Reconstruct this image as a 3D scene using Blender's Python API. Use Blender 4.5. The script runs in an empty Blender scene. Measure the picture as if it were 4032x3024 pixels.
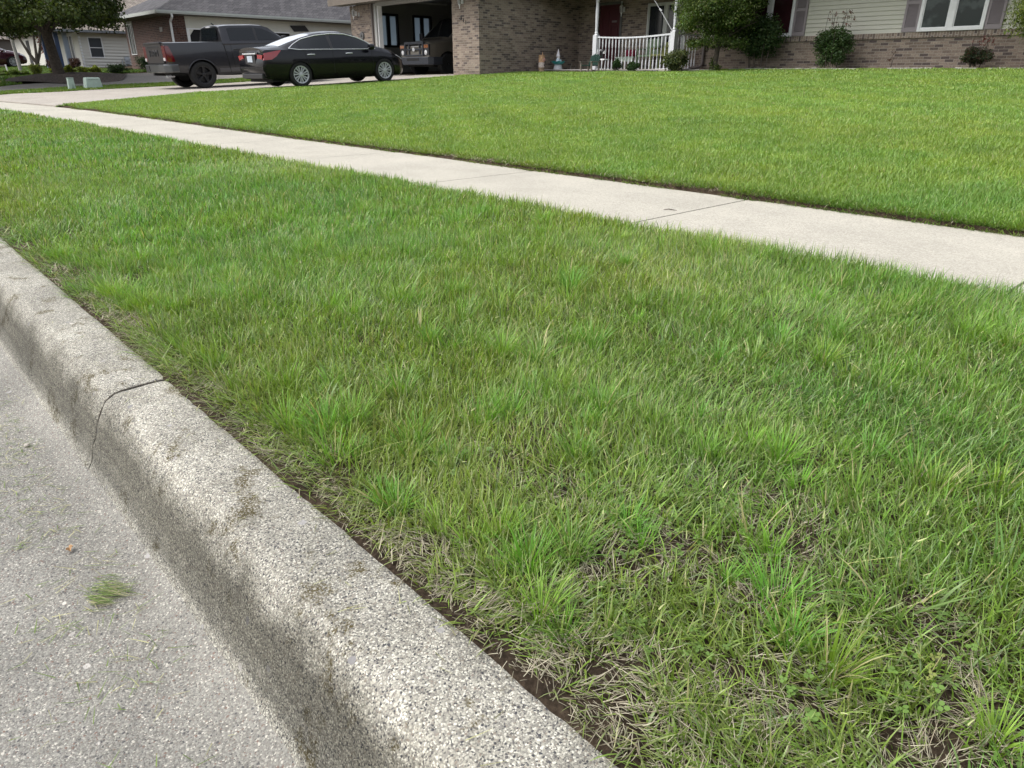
import bpy, math, random
import numpy as np
from mathutils import Vector, Matrix
# ------------------------------------------------------------------ camera, world, sun, exposure
sc = bpy.context.scene
col = bpy.data.collections.new("place"); sc.collection.children.link(col)
EYE = .82
PITCH, ROLL, YAW = math.radians(23.7), math.radians(.23), math.radians(47.4)
cam = bpy.data.cameras.new("camera"); camo = bpy.data.objects.new("camera", cam); col.objects.link(camo)
cam.sensor_width = 36; cam.lens = 36*2770/4032; cam.clip_start = .03; cam.clip_end = 900
_F = Vector((-math.sin(YAW)*math.cos(PITCH), math.cos(YAW)*math.cos(PITCH), -math.sin(PITCH)))
_R = Vector((math.cos(YAW), math.sin(YAW), 0)); _U = _R.cross(_F)
_R2 = _R*math.cos(ROLL)+_U*math.sin(ROLL); _U2 = _U*math.cos(ROLL)-_R*math.sin(ROLL)
M = Matrix((_R2, _U2, -_F)).transposed().to_4x4(); M.translation = Vector((0, 0, EYE))
camo.matrix_world = M; sc.camera = camo
SUN_EL, SUN_AZ = math.radians(58), math.radians(212)   # azimuth clockwise from +Y
w = bpy.data.worlds.new("World"); sc.world = w; w.use_nodes = True
nt = w.node_tree; nt.nodes.clear()
sky = nt.nodes.new('ShaderNodeTexSky'); sky.sky_type = 'NISHITA'; sky.sun_disc = False
sky.sun_elevation = SUN_EL; sky.sun_rotation = SUN_AZ; sky.air_density = 1.0; sky.dust_density = 4.0; sky.ozone_density = .6
hs = nt.nodes.new('ShaderNodeHueSaturation'); hs.inputs['Saturation'].default_value = .35; hs.inputs['Value'].default_value = 1.0
bg = nt.nodes.new('ShaderNodeBackground'); bg.inputs['Strength'].default_value = .15
wo = nt.nodes.new('ShaderNodeOutputWorld')
nt.links.new(sky.outputs[0], hs.inputs['Color']); nt.links.new(hs.outputs[0], bg.inputs['Color']); nt.links.new(bg.outputs[0], wo.inputs[0])
sl = bpy.data.lights.new("sun", 'SUN'); sl.energy = 1.0; sl.angle = math.radians(28); sl.color = (1, .975, .93)
so = bpy.data.objects.new("sun", sl); col.objects.link(so)
sd = Vector((math.sin(SUN_AZ)*math.cos(SUN_EL), math.cos(SUN_AZ)*math.cos(SUN_EL), math.sin(SUN_EL)))
so.rotation_euler = sd.to_track_quat('Z', 'Y').to_euler(); so.location = (0, -20, 30)
sc.view_settings.view_transform = 'Standard'; sc.view_settings.look = 'None'; sc.view_settings.gamma = 1
sc.view_settings.use_curve_mapping = False; sc.view_settings.exposure = .92
sc.cycles.max_bounces = 6; sc.cycles.diffuse_bounces = 3; sc.cycles.glossy_bounces = 3
sc.cycles.transmission_bounces = 4; sc.cycles.transparent_max_bounces = 6
rnd = random.Random(7); nr = np.random.default_rng(11)

# ------------------------------------------------------------------ object helpers
def tag(o, label=None, cat=None, group=None, kind=None):
    if label: o['label'] = label
    if cat: o['category'] = cat
    if group: o['group'] = group
    if kind: o['kind'] = kind
    return o
def thing(name, loc, label, cat, group=None):
    o = bpy.data.objects.new(name, None); col.objects.link(o); o.location = loc; o.empty_display_size = .2
    return tag(o, label, cat, group)
def wloc(o):
    v = Vector((0, 0, 0))
    while o: v += o.location; o = o.parent
    return v
class MB:
    """collects shapes of one mesh"""
    def __init__(s): s.v = []; s.f = []
    def add(s, vs, fs):
        n = len(s.v); s.v += [tuple(p) for p in vs]; s.f += [tuple(i+n for i in f) for f in fs]; return s
    def box(s, x0, x1, y0, y1, z0, z1):
        return s.add([(x0,y0,z0),(x1,y0,z0),(x1,y1,z0),(x0,y1,z0),(x0,y0,z1),(x1,y0,z1),(x1,y1,z1),(x0,y1,z1)],
                     [(0,3,2,1),(4,5,6,7),(0,1,5,4),(1,2,6,5),(2,3,7,6),(3,0,4,7)])
    def obox(s, c, ax, ay, az, hx, hy, hz):
        c = Vector(c); vs = []
        for k in (-1, 1):
            for (i, j) in ((-1,-1),(1,-1),(1,1),(-1,1)): vs.append(c+ax*(i*hx)+ay*(j*hy)+az*(k*hz))
        return s.add(vs, [(0,3,2,1),(4,5,6,7),(0,1,5,4),(1,2,6,5),(2,3,7,6),(3,0,4,7)])
    def tube(s, pts, rad, n=8, cap=True):
        pts = [Vector(p) for p in pts]; m = len(pts)
        rad = rad if isinstance(rad, (list, tuple)) else [rad]*m
        base = []; fs = []; prev = None
        for i, p in enumerate(pts):
            d = (pts[min(i+1, m-1)]-pts[max(i-1, 0)]); d = d.normalized() if d.length > 1e-9 else Vector((0,0,1))
            a = prev if prev is not None else (Vector((0,0,1)) if abs(d.z) < .9 else Vector((1,0,0)))
            u = (a-d*a.dot(d)).normalized(); v = d.cross(u); prev = u
            for k in range(n):
                t = 2*math.pi*k/n; base.append(p+(u*math.cos(t)+v*math.sin(t))*rad[i])
        for i in range(m-1):
            for k in range(n):
                k2 = (k+1) % n; fs.append((i*n+k, i*n+k2, (i+1)*n+k2, (i+1)*n+k))
        if cap: fs.append(tuple(range(n))[::-1]); fs.append(tuple((m-1)*n+k for k in range(n)))
        return s.add(base, fs)
    def lathe(s, prof, c=(0,0,0), n=20, axis='z', wob=0):
        vs = []; fs = []; m = len(prof)
        for i, (r, h) in enumerate(prof):
            for k in range(n):
                t = 2*math.pi*k/n; rr = r*(1+wob*math.sin(3*t+i))
                a, b = rr*math.cos(t), rr*math.sin(t)
                p = {'z': (a, b, h), 'x': (h, a, b), 'y': (a, h, b)}[axis]
                vs.append((c[0]+p[0], c[1]+p[1], c[2]+p[2]))
        for i in range(m-1):
            for k in range(n):
                k2 = (k+1) % n; fs.append((i*n+k, i*n+k2, (i+1)*n+k2, (i+1)*n+k))
        fs.append(tuple(range(n))[::-1]); fs.append(tuple((m-1)*n+k for k in range(n)))
        return s.add(vs, fs)
    def prism(s, poly, axis, a, b):
        """polygon of 2-D points extruded between a and b along axis"""
        n = len(poly)
        def p3(p, t): return {'x': (t, p[0], p[1]), 'y': (p[0], t, p[1]), 'z': (p[0], p[1], t)}[axis]
        return s.add([p3(p, a) for p in poly]+[p3(p, b) for p in poly],
                     [tuple(range(n))[::-1], tuple(range(n, 2*n))]+[(i, (i+1) % n, n+(i+1) % n, n+i) for i in range(n)])
    def grid(s, P):
        nu, nv = len(P), len(P[0])
        return s.add([p for r in P for p in r], [(i*nv+j, (i+1)*nv+j, (i+1)*nv+j+1, i*nv+j+1) for i in range(nu-1) for j in range(nv-1)])
    def slab(s, x0, x1, y0, y1, z0, z1): return s.box(x0, x1, y0, y1, z0, z1)
def obj(name, mb, mat, parent=None, label=None, cat=None, group=None, kind=None, smooth=False, bevel=0, local=False, sub=0, weld=False):
    me = bpy.data.meshes.new(name)
    off = Vector((0,0,0)) if (local or not parent) else wloc(parent)
    me.from_pydata([(v[0]-off.x, v[1]-off.y, v[2]-off.z) for v in mb.v], [], mb.f); me.update()
    import bmesh
    bm = bmesh.new(); bm.from_mesh(me)
    if weld or smooth: bmesh.ops.remove_doubles(bm, verts=bm.verts, dist=1e-5)
    bmesh.ops.recalc_face_normals(bm, faces=bm.faces); bm.to_mesh(me); bm.free()
    me.materials.append(mat)
    if smooth:
        for p in me.polygons: p.use_smooth = True
    o = bpy.data.objects.new(name, me); col.objects.link(o)
    if parent: o.parent = parent
    if bevel:
        m = o.modifiers.new('b', 'BEVEL'); m.width = bevel; m.segments = 2; m.limit_method = 'ANGLE'; m.angle_limit = .6
    if sub:
        m = o.modifiers.new('s', 'SUBSURF'); m.levels = sub; m.render_levels = sub
    if smooth and not sub:
        me.set_sharp_from_angle(angle=math.radians(42))
    return tag(o, label, cat, group, kind)

# ------------------------------------------------------------------ noise (for modelling)
def vn(x, y, s, seed=0):
    x = np.asarray(x, float)/s+1000.3*(seed+1); y = np.asarray(y, float)/s+517.7*(seed+1)
    xi = np.floor(x).astype(np.int64); yi = np.floor(y).astype(np.int64); fx = x-xi; fy = y-yi
    fx = fx*fx*(3-2*fx); fy = fy*fy*(3-2*fy)
    def H(a, b):
        h = (a*374761393+b*668265263+seed*974634) & 0x7fffffff
        h = ((h ^ (h >> 13))*1274126177) & 0x7fffffff
        return ((h ^ (h >> 16)) & 0xffff)/65535.
    return (H(xi, yi)*(1-fx)+H(xi+1, yi)*fx)*(1-fy)+(H(xi, yi+1)*(1-fx)+H(xi+1, yi+1)*fx)*fy
def fbm(x, y, s, seed=0): return (vn(x, y, s, seed)+.5*vn(x, y, s/2.1, seed+1)+.25*vn(x, y, s/4.3, seed+2))/1.75

# ------------------------------------------------------------------ ground height
def cshift(x):
    x = np.asarray(x, float); return np.where(x < -5, -((x+5)**2)/366., 0.)
def sstep(t): t = np.clip(t, 0, 1); return t*t*(3-2*t)
def zs(x): return .09*sstep((-8-np.asarray(x, float))/13.)
LP = ([-50, 4.76, 5.2, 8, 12, 14, 17, 20.8, 26, 60], [0, .028, .065, .30, .51, .62, .80, 1.02, 1.1, 1.3])
SW0, SW1 = 3.30, 4.775          # sidewalk edges (before the street's bend)
def G(x, y):
    x = np.asarray(x, float); y = np.asarray(y, float); yn = y-cshift(x)
    z = np.interp(yn, *LP)+zs(x)*np.clip(1-(yn-4.76)/8, 0, 1)
    z = z+.28*sstep((-30.5-x)/5)*sstep((yn-5)/3)+.03*sstep((-27.6-x)/.8)*sstep((x+31)/1)*sstep((yn-5)/1)
    t = (yn-.55)/(SW0-.55)
    zp = zs(x)-.047*(1-np.clip(t, 0, 1))+.018*np.sin(np.clip(t, 0, 1)*math.pi)
    z = np.where(yn < SW0, zp, z); z = np.where((yn >= SW0) & (yn < SW1), zs(x), z)
    return z-.07*sstep((-20.6-x)/5)*sstep((yn-5.5)/2.5)*sstep((x+30.5)/1.5)

# ------------------------------------------------------------------ materials
def newmat(name):
    m = bpy.data.materials.new(name); m.use_nodes = True; t = m.node_tree; b = t.nodes['Principled BSDF']; return m, t, b
def mat(name, c, rough=.6, metal=0, spec=.5, var=0, vscale=6, bump=0, bscale=60, coat=0, alpha=1, emit=0):
    m, t, b = newmat(name); c = tuple(c)+(1,)
    b.inputs['Base Color'].default_value = c; b.inputs['Roughness'].default_value = rough; b.inputs['Metallic'].default_value = metal
    b.inputs['Specular IOR Level'].default_value = spec; b.inputs['Coat Weight'].default_value = coat; b.inputs['Coat Roughness'].default_value = .04
    tc = t.nodes.new('ShaderNodeTexCoord')
    if var:
        n = t.nodes.new('ShaderNodeTexNoise'); n.inputs['Scale'].default_value = vscale; n.inputs['Detail'].default_value = 6
        r = t.nodes.new('ShaderNodeMapRange'); r.inputs[1].default_value = .3; r.inputs[2].default_value = .7; r.inputs[3].default_value = 1-var; r.inputs[4].default_value = 1+var
        mx = t.nodes.new('ShaderNodeVectorMath'); mx.operation = 'SCALE'; mx.inputs[0].default_value = c[:3]
        t.links.new(tc.outputs['Object'], n.inputs['Vector']); t.links.new(n.outputs['Fac'], r.inputs[0]); t.links.new(r.outputs[0], mx.inputs['Scale']); t.links.new(mx.outputs[0], b.inputs['Base Color'])
    if bump:
        n = t.nodes.new('ShaderNodeTexNoise'); n.inputs['Scale'].default_value = bscale; n.inputs['Detail'].default_value = 5
        bp = t.nodes.new('ShaderNodeBump'); bp.inputs['Strength'].default_value = bump; bp.inputs['Distance'].default_value = .01
        t.links.new(tc.outputs['Object'], n.inputs['Vector']); t.links.new(n.outputs['Fac'], bp.inputs['Height']); t.links.new(bp.outputs[0], b.inputs['Normal'])
    if emit: b.inputs['Emission Color'].default_value = c; b.inputs['Emission Strength'].default_value = emit
    return m
def ramp(t, stops, interp='LINEAR'):
    r = t.nodes.new('ShaderNodeValToRGB'); e = r.color_ramp; e.interpolation = interp
    while len(e.elements) > 1: e.elements.remove(e.elements[0])
    e.elements[0].position = stops[0][0]; e.elements[0].color = tuple(stops[0][1])+(1,)
    for p, c in stops[1:]:
        q = e.elements.new(p); q.color = tuple(c)+(1,)
    return r
def mixc(t, fac, a, b, mode='MIX'):
    m = t.nodes.new('ShaderNodeMix'); m.data_type = 'RGBA'; m.blend_type = mode
    for s, v in ((0, fac), (6, a), (7, b)):
        if hasattr(v, 'is_linked') or isinstance(v, bpy.types.NodeSocket): t.links.new(v, m.inputs[s])
        else: m.inputs[s].default_value = v if s == 0 else tuple(v)+(1,)
    return m.outputs[2]
def noise(t, scale, detail=5, vec=None, rough=.55):
    n = t.nodes.new('ShaderNodeTexNoise'); n.inputs['Scale'].default_value = scale; n.inputs['Detail'].default_value = detail; n.inputs['Roughness'].default_value = rough
    if vec is None: vec = t.nodes.new('ShaderNodeTexCoord').outputs['Object']
    t.links.new(vec, n.inputs['Vector']); return n.outputs['Fac']
def thr(t, v, a, b):
    r = t.nodes.new('ShaderNodeMapRange'); r.inputs[1].default_value = a; r.inputs[2].default_value = b; t.links.new(v, r.inputs[0]); return r.outputs[0]
def wallvec(t, soldier=False):
    tc = t.nodes.new('ShaderNodeTexCoord'); sp = t.nodes.new('ShaderNodeSeparateXYZ'); t.links.new(tc.outputs['Object'], sp.inputs[0])
    a = t.nodes.new('ShaderNodeMath'); t.links.new(sp.outputs[0], a.inputs[0]); t.links.new(sp.outputs[1], a.inputs[1])
    cb = t.nodes.new('ShaderNodeCombineXYZ')
    if soldier: t.links.new(sp.outputs[2], cb.inputs[0]); t.links.new(a.outputs[0], cb.inputs[1])
    else: t.links.new(a.outputs[0], cb.inputs[0]); t.links.new(sp.outputs[2], cb.inputs[1])
    return cb.outputs[0]
def brick(name, stops, mortar, bw=.203, rh=.0677, soldier=False, ms=.0055, bstr=.6):
    m, t, b = newmat(name); v = wallvec(t, soldier)
    k = t.nodes.new('ShaderNodeTexBrick'); k.inputs['Scale'].default_value = 1; k.inputs['Brick Width'].default_value = bw; k.inputs['Row Height'].default_value = rh
    k.inputs['Mortar Size'].default_value = ms; k.inputs['Mortar Smooth'].default_value = .15; k.inputs['Bias'].default_value = 0
    k.inputs['Color1'].default_value = (0,0,0,1); k.inputs['Color2'].default_value = (1,1,1,1); k.inputs['Mortar'].default_value = (.5,.5,.5,1)
    t.links.new(v, k.inputs['Vector'])
    r = ramp(t, stops); t.links.new(k.outputs['Color'], r.inputs[0])
    f = noise(t, 30, 4, v); c1 = mixc(t, 1.0, r.outputs[0], ramp_in(t, f, .72, 1.28), 'MULTIPLY')
    big = noise(t, .9, 4, v); c1 = mixc(t, 1.0, c1, ramp_in(t, big, .86, 1.14), 'MULTIPLY')
    c2 = mixc(t, k.outputs['Fac'], c1, mortar); t.links.new(c2, b.inputs['Base Color']); b.inputs['Roughness'].default_value = .9
    bp = t.nodes.new('ShaderNodeBump'); bp.invert = True; bp.inputs['Strength'].default_value = bstr; bp.inputs['Distance'].default_value = .006
    t.links.new(k.outputs['Fac'], bp.inputs['Height']); t.links.new(bp.outputs[0], b.inputs['Normal']); return m
def ramp_in(t, fac, lo, hi):
    r = t.nodes.new('ShaderNodeMapRange'); r.inputs[1].default_value = .3; r.inputs[2].default_value = .7; r.inputs[3].default_value = lo; r.inputs[4].default_value = hi
    t.links.new(fac, r.inputs[0]); return r.outputs[0]
def aggregate(name, mort, palette, scale, big=.0, stain=None, moss=0, tint=(1,1,1), facestain=False):
    m, t, b = newmat(name); tc = t.nodes.new('ShaderNodeTexCoord'); vec = tc.outputs['Object']
    def vor(s, feat='F1'):
        v = t.nodes.new('ShaderNodeTexVoronoi'); v.feature = feat; v.inputs['Scale'].default_value = s; v.inputs['Randomness'].default_value = 1
        nz = t.nodes.new('ShaderNodeTexNoise'); nz.inputs['Scale'].default_value = s*.7; t.links.new(vec, nz.inputs['Vector'])
        mm = t.nodes.new('ShaderNodeVectorMath'); mm.operation = 'MULTIPLY_ADD'; mm.inputs[1].default_value = (.8/s,)*3; t.links.new(nz.outputs['Color'], mm.inputs[0]); t.links.new(vec, mm.inputs[2])
        t.links.new(mm.outputs[0], v.inputs['Vector']); return v
    v1 = vor(scale); sp = t.nodes.new('ShaderNodeSeparateColor'); t.links.new(v1.outputs['Color'], sp.inputs[0])
    pc = ramp(t, palette, 'CONSTANT'); t.links.new(sp.outputs[0], pc.inputs[0])
    f1 = thr(t, v1.outputs['Distance'], .34, .50)
    ctint = mixc(t, f1, pc.outputs[0], mort)
    v2 = vor(scale*2.4); sp2 = t.nodes.new('ShaderNodeSeparateColor'); t.links.new(v2.outputs['Color'], sp2.inputs[0])
    pc2 = ramp(t, palette, 'CONSTANT'); t.links.new(sp2.outputs[1], pc2.inputs[0])
    ff = t.nodes.new('ShaderNodeMath'); ff.operation = 'MULTIPLY'; t.links.new(f1, ff.inputs[0]); t.links.new(thr(t, sp2.outputs[0], .25, .3), ff.inputs[1])
    c = mixc(t, ff.outputs[0], ctint, pc2.outputs[0])
    if big:
        v3 = vor(scale*.22); sp3 = t.nodes.new('ShaderNodeSeparateColor'); t.links.new(v3.outputs['Color'], sp3.inputs[0])
        g = t.nodes.new('ShaderNodeMath'); g.operation = 'MULTIPLY'; t.links.new(thr(t, sp3.outputs[0], 1-big, 1-big+.01), g.inputs[0])
        inv = thr(t, v3.outputs['Distance'], .32, .27); t.links.new(inv, g.inputs[1])
        pc3 = ramp(t, [(0, (.34,.33,.32)), (.35, (.42,.40,.37)), (.6, (.24,.235,.235)), (.8, (.50,.47,.42))], 'CONSTANT'); t.links.new(sp3.outputs[1], pc3.inputs[0])
        c = mixc(t, g.outputs[0], c, pc3.outputs[0])
    nb = noise(t, 2.2, 6, vec); c = mixc(t, 1.0, c, ramp_in(t, nb, .78, 1.18), 'MULTIPLY')
    if moss:
        n2 = noise(t, 7, 8, vec, .7); n3 = noise(t, 60, 4, vec); a = t.nodes.new('ShaderNodeMath'); a.operation = 'MULTIPLY'
        t.links.new(thr(t, n2, .60-moss, .66-moss), a.inputs[0]); t.links.new(thr(t, noise(t, 240, 3, vec), .44, .52), a.inputs[1])
        c = mixc(t, a.outputs[0], c, (.085, .068, .028))
    if facestain:
        # grime band on the kerb's rounded nose and face, broken up by noise
        sx = t.nodes.new('ShaderNodeSeparateXYZ'); t.links.new(vec, sx.inputs[0])
        n4 = noise(t, 9, 6, vec, .65); ad = t.nodes.new('ShaderNodeMath'); ad.operation = 'MULTIPLY_ADD'; ad.inputs[1].default_value = .16; t.links.new(n4, ad.inputs[0]); t.links.new(sx.outputs[2], ad.inputs[2])
        band = thr(t, ad.outputs[0], .042, -.03); band2 = thr(t, ad.outputs[0], -.17, -.10)
        st = t.nodes.new('ShaderNodeMath'); st.operation = 'MULTIPLY'; t.links.new(band, st.inputs[0]); t.links.new(band2, st.inputs[1])
        c = mixc(t, 1.0, c, mixc(t, st.outputs[0], (1,1,1), (.74,.73,.70)), 'MULTIPLY')
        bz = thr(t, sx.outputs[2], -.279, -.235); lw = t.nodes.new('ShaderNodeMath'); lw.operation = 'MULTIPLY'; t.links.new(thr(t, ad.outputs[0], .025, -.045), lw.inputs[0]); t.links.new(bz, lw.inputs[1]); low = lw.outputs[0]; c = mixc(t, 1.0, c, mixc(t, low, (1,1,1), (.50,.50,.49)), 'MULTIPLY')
        mp = t.nodes.new('ShaderNodeMapping'); mp.inputs['Scale'].default_value = (1.2, 1, 34); t.links.new(vec, mp.inputs['Vector']); c = mixc(t, 1.0, c, ramp_in(t, noise(t, 1.6, 5, mp.outputs[0]), .82, 1.16), 'MULTIPLY')
    t.links.new(c, b.inputs['Base Color']); b.inputs['Roughness'].default_value = .92; b.inputs['Specular IOR Level'].default_value = .25
    bp = t.nodes.new('ShaderNodeBump'); bp.inputs['Strength'].default_value = .55; bp.inputs['Distance'].default_value = .004; bp.invert = True
    hh = t.nodes.new('ShaderNodeMath'); hh.operation = 'MULTIPLY_ADD'; hh.inputs[1].default_value = .5
    t.links.new(v2.outputs['Distance'], hh.inputs[0]); t.links.new(v1.outputs['Distance'], hh.inputs[2]); t.links.new(hh.outputs[0], bp.inputs['Height']); t.links.new(bp.outputs[0], b.inputs['Normal'])
    return m
def slabmat(name, c, streak=True, dark=.86, warm=(1,1,1)):
    m, t, b = newmat(name); tc = t.nodes.new('ShaderNodeTexCoord'); vec = tc.outputs['Object']
    cc = mixc(t, 1.0, c, ramp_in(t, noise(t, 1.3, 7, vec, .62), dark, 1.10), 'MULTIPLY')
    cc = mixc(t, 1.0, cc, ramp_in(t, noise(t, 95, 4, vec, .7), .70, 1.26), 'MULTIPLY')
    cc = mixc(t, 1.0, cc, ramp_in(t, noise(t, 330, 2, vec), .66, 1.32), 'MULTIPLY')
    mp = t.nodes.new('ShaderNodeMapping'); mp.inputs['Scale'].default_value = (1.2, 26, 1); t.links.new(vec, mp.inputs['Vector'])
    cc = mixc(t, 1.0, cc, ramp_in(t, noise(t, 4, 5, mp.outputs[0]), .93, 1.05), 'MULTIPLY')
    sp = thr(t, noise(t, 5, 8, vec, .75), .66, .72); cc = mixc(t, sp, cc, tuple(x*.74 for x in c))
    t.links.new(cc, b.inputs['Base Color']); b.inputs['Roughness'].default_value = .93; b.inputs['Specular IOR Level'].default_value = .25
    bp = t.nodes.new('ShaderNodeBump'); bp.inputs['Strength'].default_value = .35; bp.inputs['Distance'].default_value = .003
    t.links.new(noise(t, 150, 6, vec, .7), bp.inputs['Height']); t.links.new(bp.outputs[0], b.inputs['Normal']); return m
def foliage(name, rough=.55, trans=.35, spec=.3, gain=1):
    m, t, b = newmat(name); at = t.nodes.new('ShaderNodeAttribute'); at.attribute_name = 'Col'
    b.inputs['Roughness'].default_value = rough; b.inputs['Specular IOR Level'].default_value = spec
    t.links.new(at.outputs['Color'], b.inputs['Base Color'])
    tr = t.nodes.new('ShaderNodeBsdfTranslucent'); g = t.nodes.new('ShaderNodeMix'); g.data_type = 'RGBA'; g.blend_type = 'MULTIPLY'; g.inputs[0].default_value = 1
    g.inputs[7].default_value = (1.25, 1.3, .55, 1); t.links.new(at.outputs['Color'], g.inputs[6]); t.links.new(g.outputs[2], tr.inputs['Color'])
    ms = t.nodes.new('ShaderNodeMixShader'); ms.inputs[0].default_value = trans; t.links.new(b.outputs[0], ms.inputs[1]); t.links.new(tr.outputs[0], ms.inputs[2])
    t.links.new(ms.outputs[0], t.nodes['Material Output'].inputs['Surface']); return m
def soilmat(name, a, bcol, grit=90):
    m, t, b = newmat(name); tc = t.nodes.new('ShaderNodeTexCoord'); vec = tc.outputs['Object']
    r = ramp(t, [(.25, a), (.5, tuple((x+y)/2 for x, y in zip(a, bcol))), (.75, bcol)]); t.links.new(noise(t, 14, 8, vec, .7), r.inputs[0])
    c = mixc(t, 1.0, r.outputs[0], ramp_in(t, noise(t, grit, 4, vec), .55, 1.5), 'MULTIPLY')
    t.links.new(c, b.inputs['Base Color']); b.inputs['Roughness'].default_value = 1; b.inputs['Specular IOR Level'].default_value = .1
    bp = t.nodes.new('ShaderNodeBump'); bp.inputs['Strength'].default_value = 1; bp.inputs['Distance'].default_value = .02
    t.links.new(noise(t, 45, 8, vec, .75), bp.inputs['Height']); t.links.new(bp.outputs[0], b.inputs['Normal']); return m

BR = [(0,(.085,.065,.06)),(.12,(.11,.085,.075)),(.22,(.165,.125,.10)),(.45,(.20,.155,.122)),(.7,(.245,.19,.15)),(1,(.29,.235,.185))]
M_brick = brick('tan_brick', BR, (.30,.265,.22))
M_soldier = brick('tan_brick_soldier', BR, (.40,.36,.31), soldier=True)
M_redbrick = brick('red_brick', [(0,(.04,.02,.017)),(.4,(.075,.034,.027)),(.75,(.11,.055,.042)),(1,(.06,.03,.026))], (.17,.135,.115), ms=.007)
M_kerb = aggregate('kerb_concrete', (.235,.225,.195), [(0,(.41,.395,.335)),(.26,(.32,.308,.262)),(.46,(.22,.21,.185)),(.60,(.60,.58,.50)),(.74,(.11,.105,.10)),(.84,(.23,.20,.165)),(.91,(.06,.06,.066))], 175, big=.04, moss=.045, facestain=True)
M_street = aggregate('street_concrete', (.195,.19,.172), [(0,(.245,.24,.215)),(.3,(.20,.19,.168)),(.52,(.155,.148,.135)),(.70,(.31,.30,.265)),(.84,(.46,.44,.385)),(.90,(.09,.088,.088)),(.96,(.17,.12,.10))], 150, big=.03)
M_walk = slabmat('sidewalk_concrete', (.405,.382,.325))
M_drive = slabmat('driveway_concrete', (.355,.325,.285))
M_drive2 = slabmat('far_driveway_concrete', (.27,.25,.225))
M_soil = soilmat('soil', (.028,.020,.014), (.085,.062,.042))
M_far = soilmat('far_turf', (.05,.085,.02), (.10,.14,.035), 30)
M_mulch = soilmat('mulch', (.06,.05,.045), (.17,.14,.125), 25)
M_grass = foliage('grass_blades', .40, .30, .42)
M_straw = foliage('dead_grass', .8, .15, .15)
M_leaf = foliage('leaves', .5, .35, .3)
M_bark = mat('bark', (.075,.06,.048), .95, var=.35, vscale=14, bump=.8, bscale=30)
M_bark2 = mat('pale_bark', (.36,.34,.31), .9, var=.2, bump=.4)
M_white = mat('white_paint', (.78,.78,.78), .45, var=.05, vscale=9)
M_oldwhite = mat('weathered_white_paint', (.60,.61,.63), .55, var=.10, vscale=22, bump=.15)
M_trim = mat('grey_trim', (.36,.36,.34), .6, var=.05)
M_siding = mat('cream_siding', (.52,.51,.43), .6, var=.035, vscale=3)
M_siding2 = mat('pale_siding', (.60,.59,.52), .6, var=.04, vscale=3)
M_shutter = mat('mauve_shutter', (.26,.225,.235), .6, var=.05)
M_glass = mat('window_glass', (.012,.018,.018), .06, spec=.6)
M_glass2 = mat('curtained_glass', (.035,.012,.015), .10, spec=.5, var=.3, vscale=1.5)
M_screen = mat('window_screen', (.05,.058,.065), .35, spec=.4)
M_dark = mat('dark_interior', (.012,.012,.012), .9)
M_darktrim = mat('black_trim', (.018,.017,.017), .6)
M_soffit = mat('soffit', (.13,.12,.10), .8, var=.08)
M_fascia = mat('brown_fascia', (.15,.125,.10), .7, var=.1)
M_whitegutter = mat('gutter_paint', (.42,.44,.41), .5, var=.06)
M_beigewall = mat('garage_plaster', (.24,.24,.22), .9, var=.05)
M_reddoor = mat('maroon_door', (.055,.008,.012), .45)
M_concrete = mat('porch_concrete', (.42,.40,.37), .9, var=.12, bump=.2)
M_darkwood = mat('dark_skirting', (.05,.05,.058), .7)
M_stone = mat('pale_edging_stone', (.30,.29,.25), .9, var=.2, bump=.4, bscale=20)
# ------------------------------------------------------------------ the ground, street, kerb, sidewalk, driveways
def axis_pts(segs):
    a = []
    for s, e, st in segs: a += list(np.arange(s, e, st))
    a.append(segs[-1][1]); return np.array(a)
def sheet(name, xs, ys, zf, matl, follow=True, kind='structure', mask=None, skirt=0):
    X, Y = np.meshgrid(xs, ys, indexing='ij')
    YY = Y+cshift(X) if follow else Y
    Z = zf(X, YY)
    nv = len(ys); V = np.stack([X, YY, Z], -1).reshape(-1, 3)
    F = []
    for i in range(len(xs)-1):
        for j in range(nv-1):
            if mask is None or mask(.5*(xs[i]+xs[i+1]), .5*(ys[j]+ys[j+1])):
                F.append((i*nv+j, (i+1)*nv+j, (i+1)*nv+j+1, i*nv+j+1))
    me = bpy.data.meshes.new(name); me.from_pydata(V.tolist(), [], F); me.update(); me.materials.append(matl)
    for p in me.polygons: p.use_smooth = True
    o = bpy.data.objects.new(name, me); col.objects.link(o); return tag(o, kind=kind)
xs = axis_pts([(-300, -70, 23), (-70, -31, 3), (-31, -12, .5), (-12, -5, .12), (-5, .6, .045), (.6, 8, .4), (8, 120, 14)])
ys = axis_pts([(.558, .60, .007), (.60, 1.5, .03), (1.5, 3.3, .08), (3.3, 4.70, .35), (4.70, 5.3, .04), (5.3, 8, .18), (8, 30, 1.0), (30, 400, 20)])
def zground(X, Y):
    yn = Y-cshift(X); z = G(X, Y)
    rough = (fbm(X, Y, .22, 3)-.5)*.030+(fbm(X, Y, .05, 5)-.5)*.014
    walk = (yn > SW0+.03) & (yn < SW1-.02)
    z = z+np.where(walk | (X > 8), 0, rough)
    z = z-np.where(walk, .05, 0)
    z = z+(.006+.5*rough)*np.clip(1-(yn-.575)/.05, 0, 1)*np.clip((yn-.556)/.012, -.4, 1)*(yn < .7)
    edge = np.clip((yn-.575)/.10, 0, 1); z = z-np.where(walk | (X > 8), 0, rough)*(1-edge)*(yn < 1)
    drv = (X < -20.3) & (X > -28.2) & (yn < 17.5)
    drv2 = (X < -30.0) & (X > -37) & (yn < 19)
    return z-np.where(drv | drv2, .05, 0)
sheet('ground', xs, ys, zground, M_soil)
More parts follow.
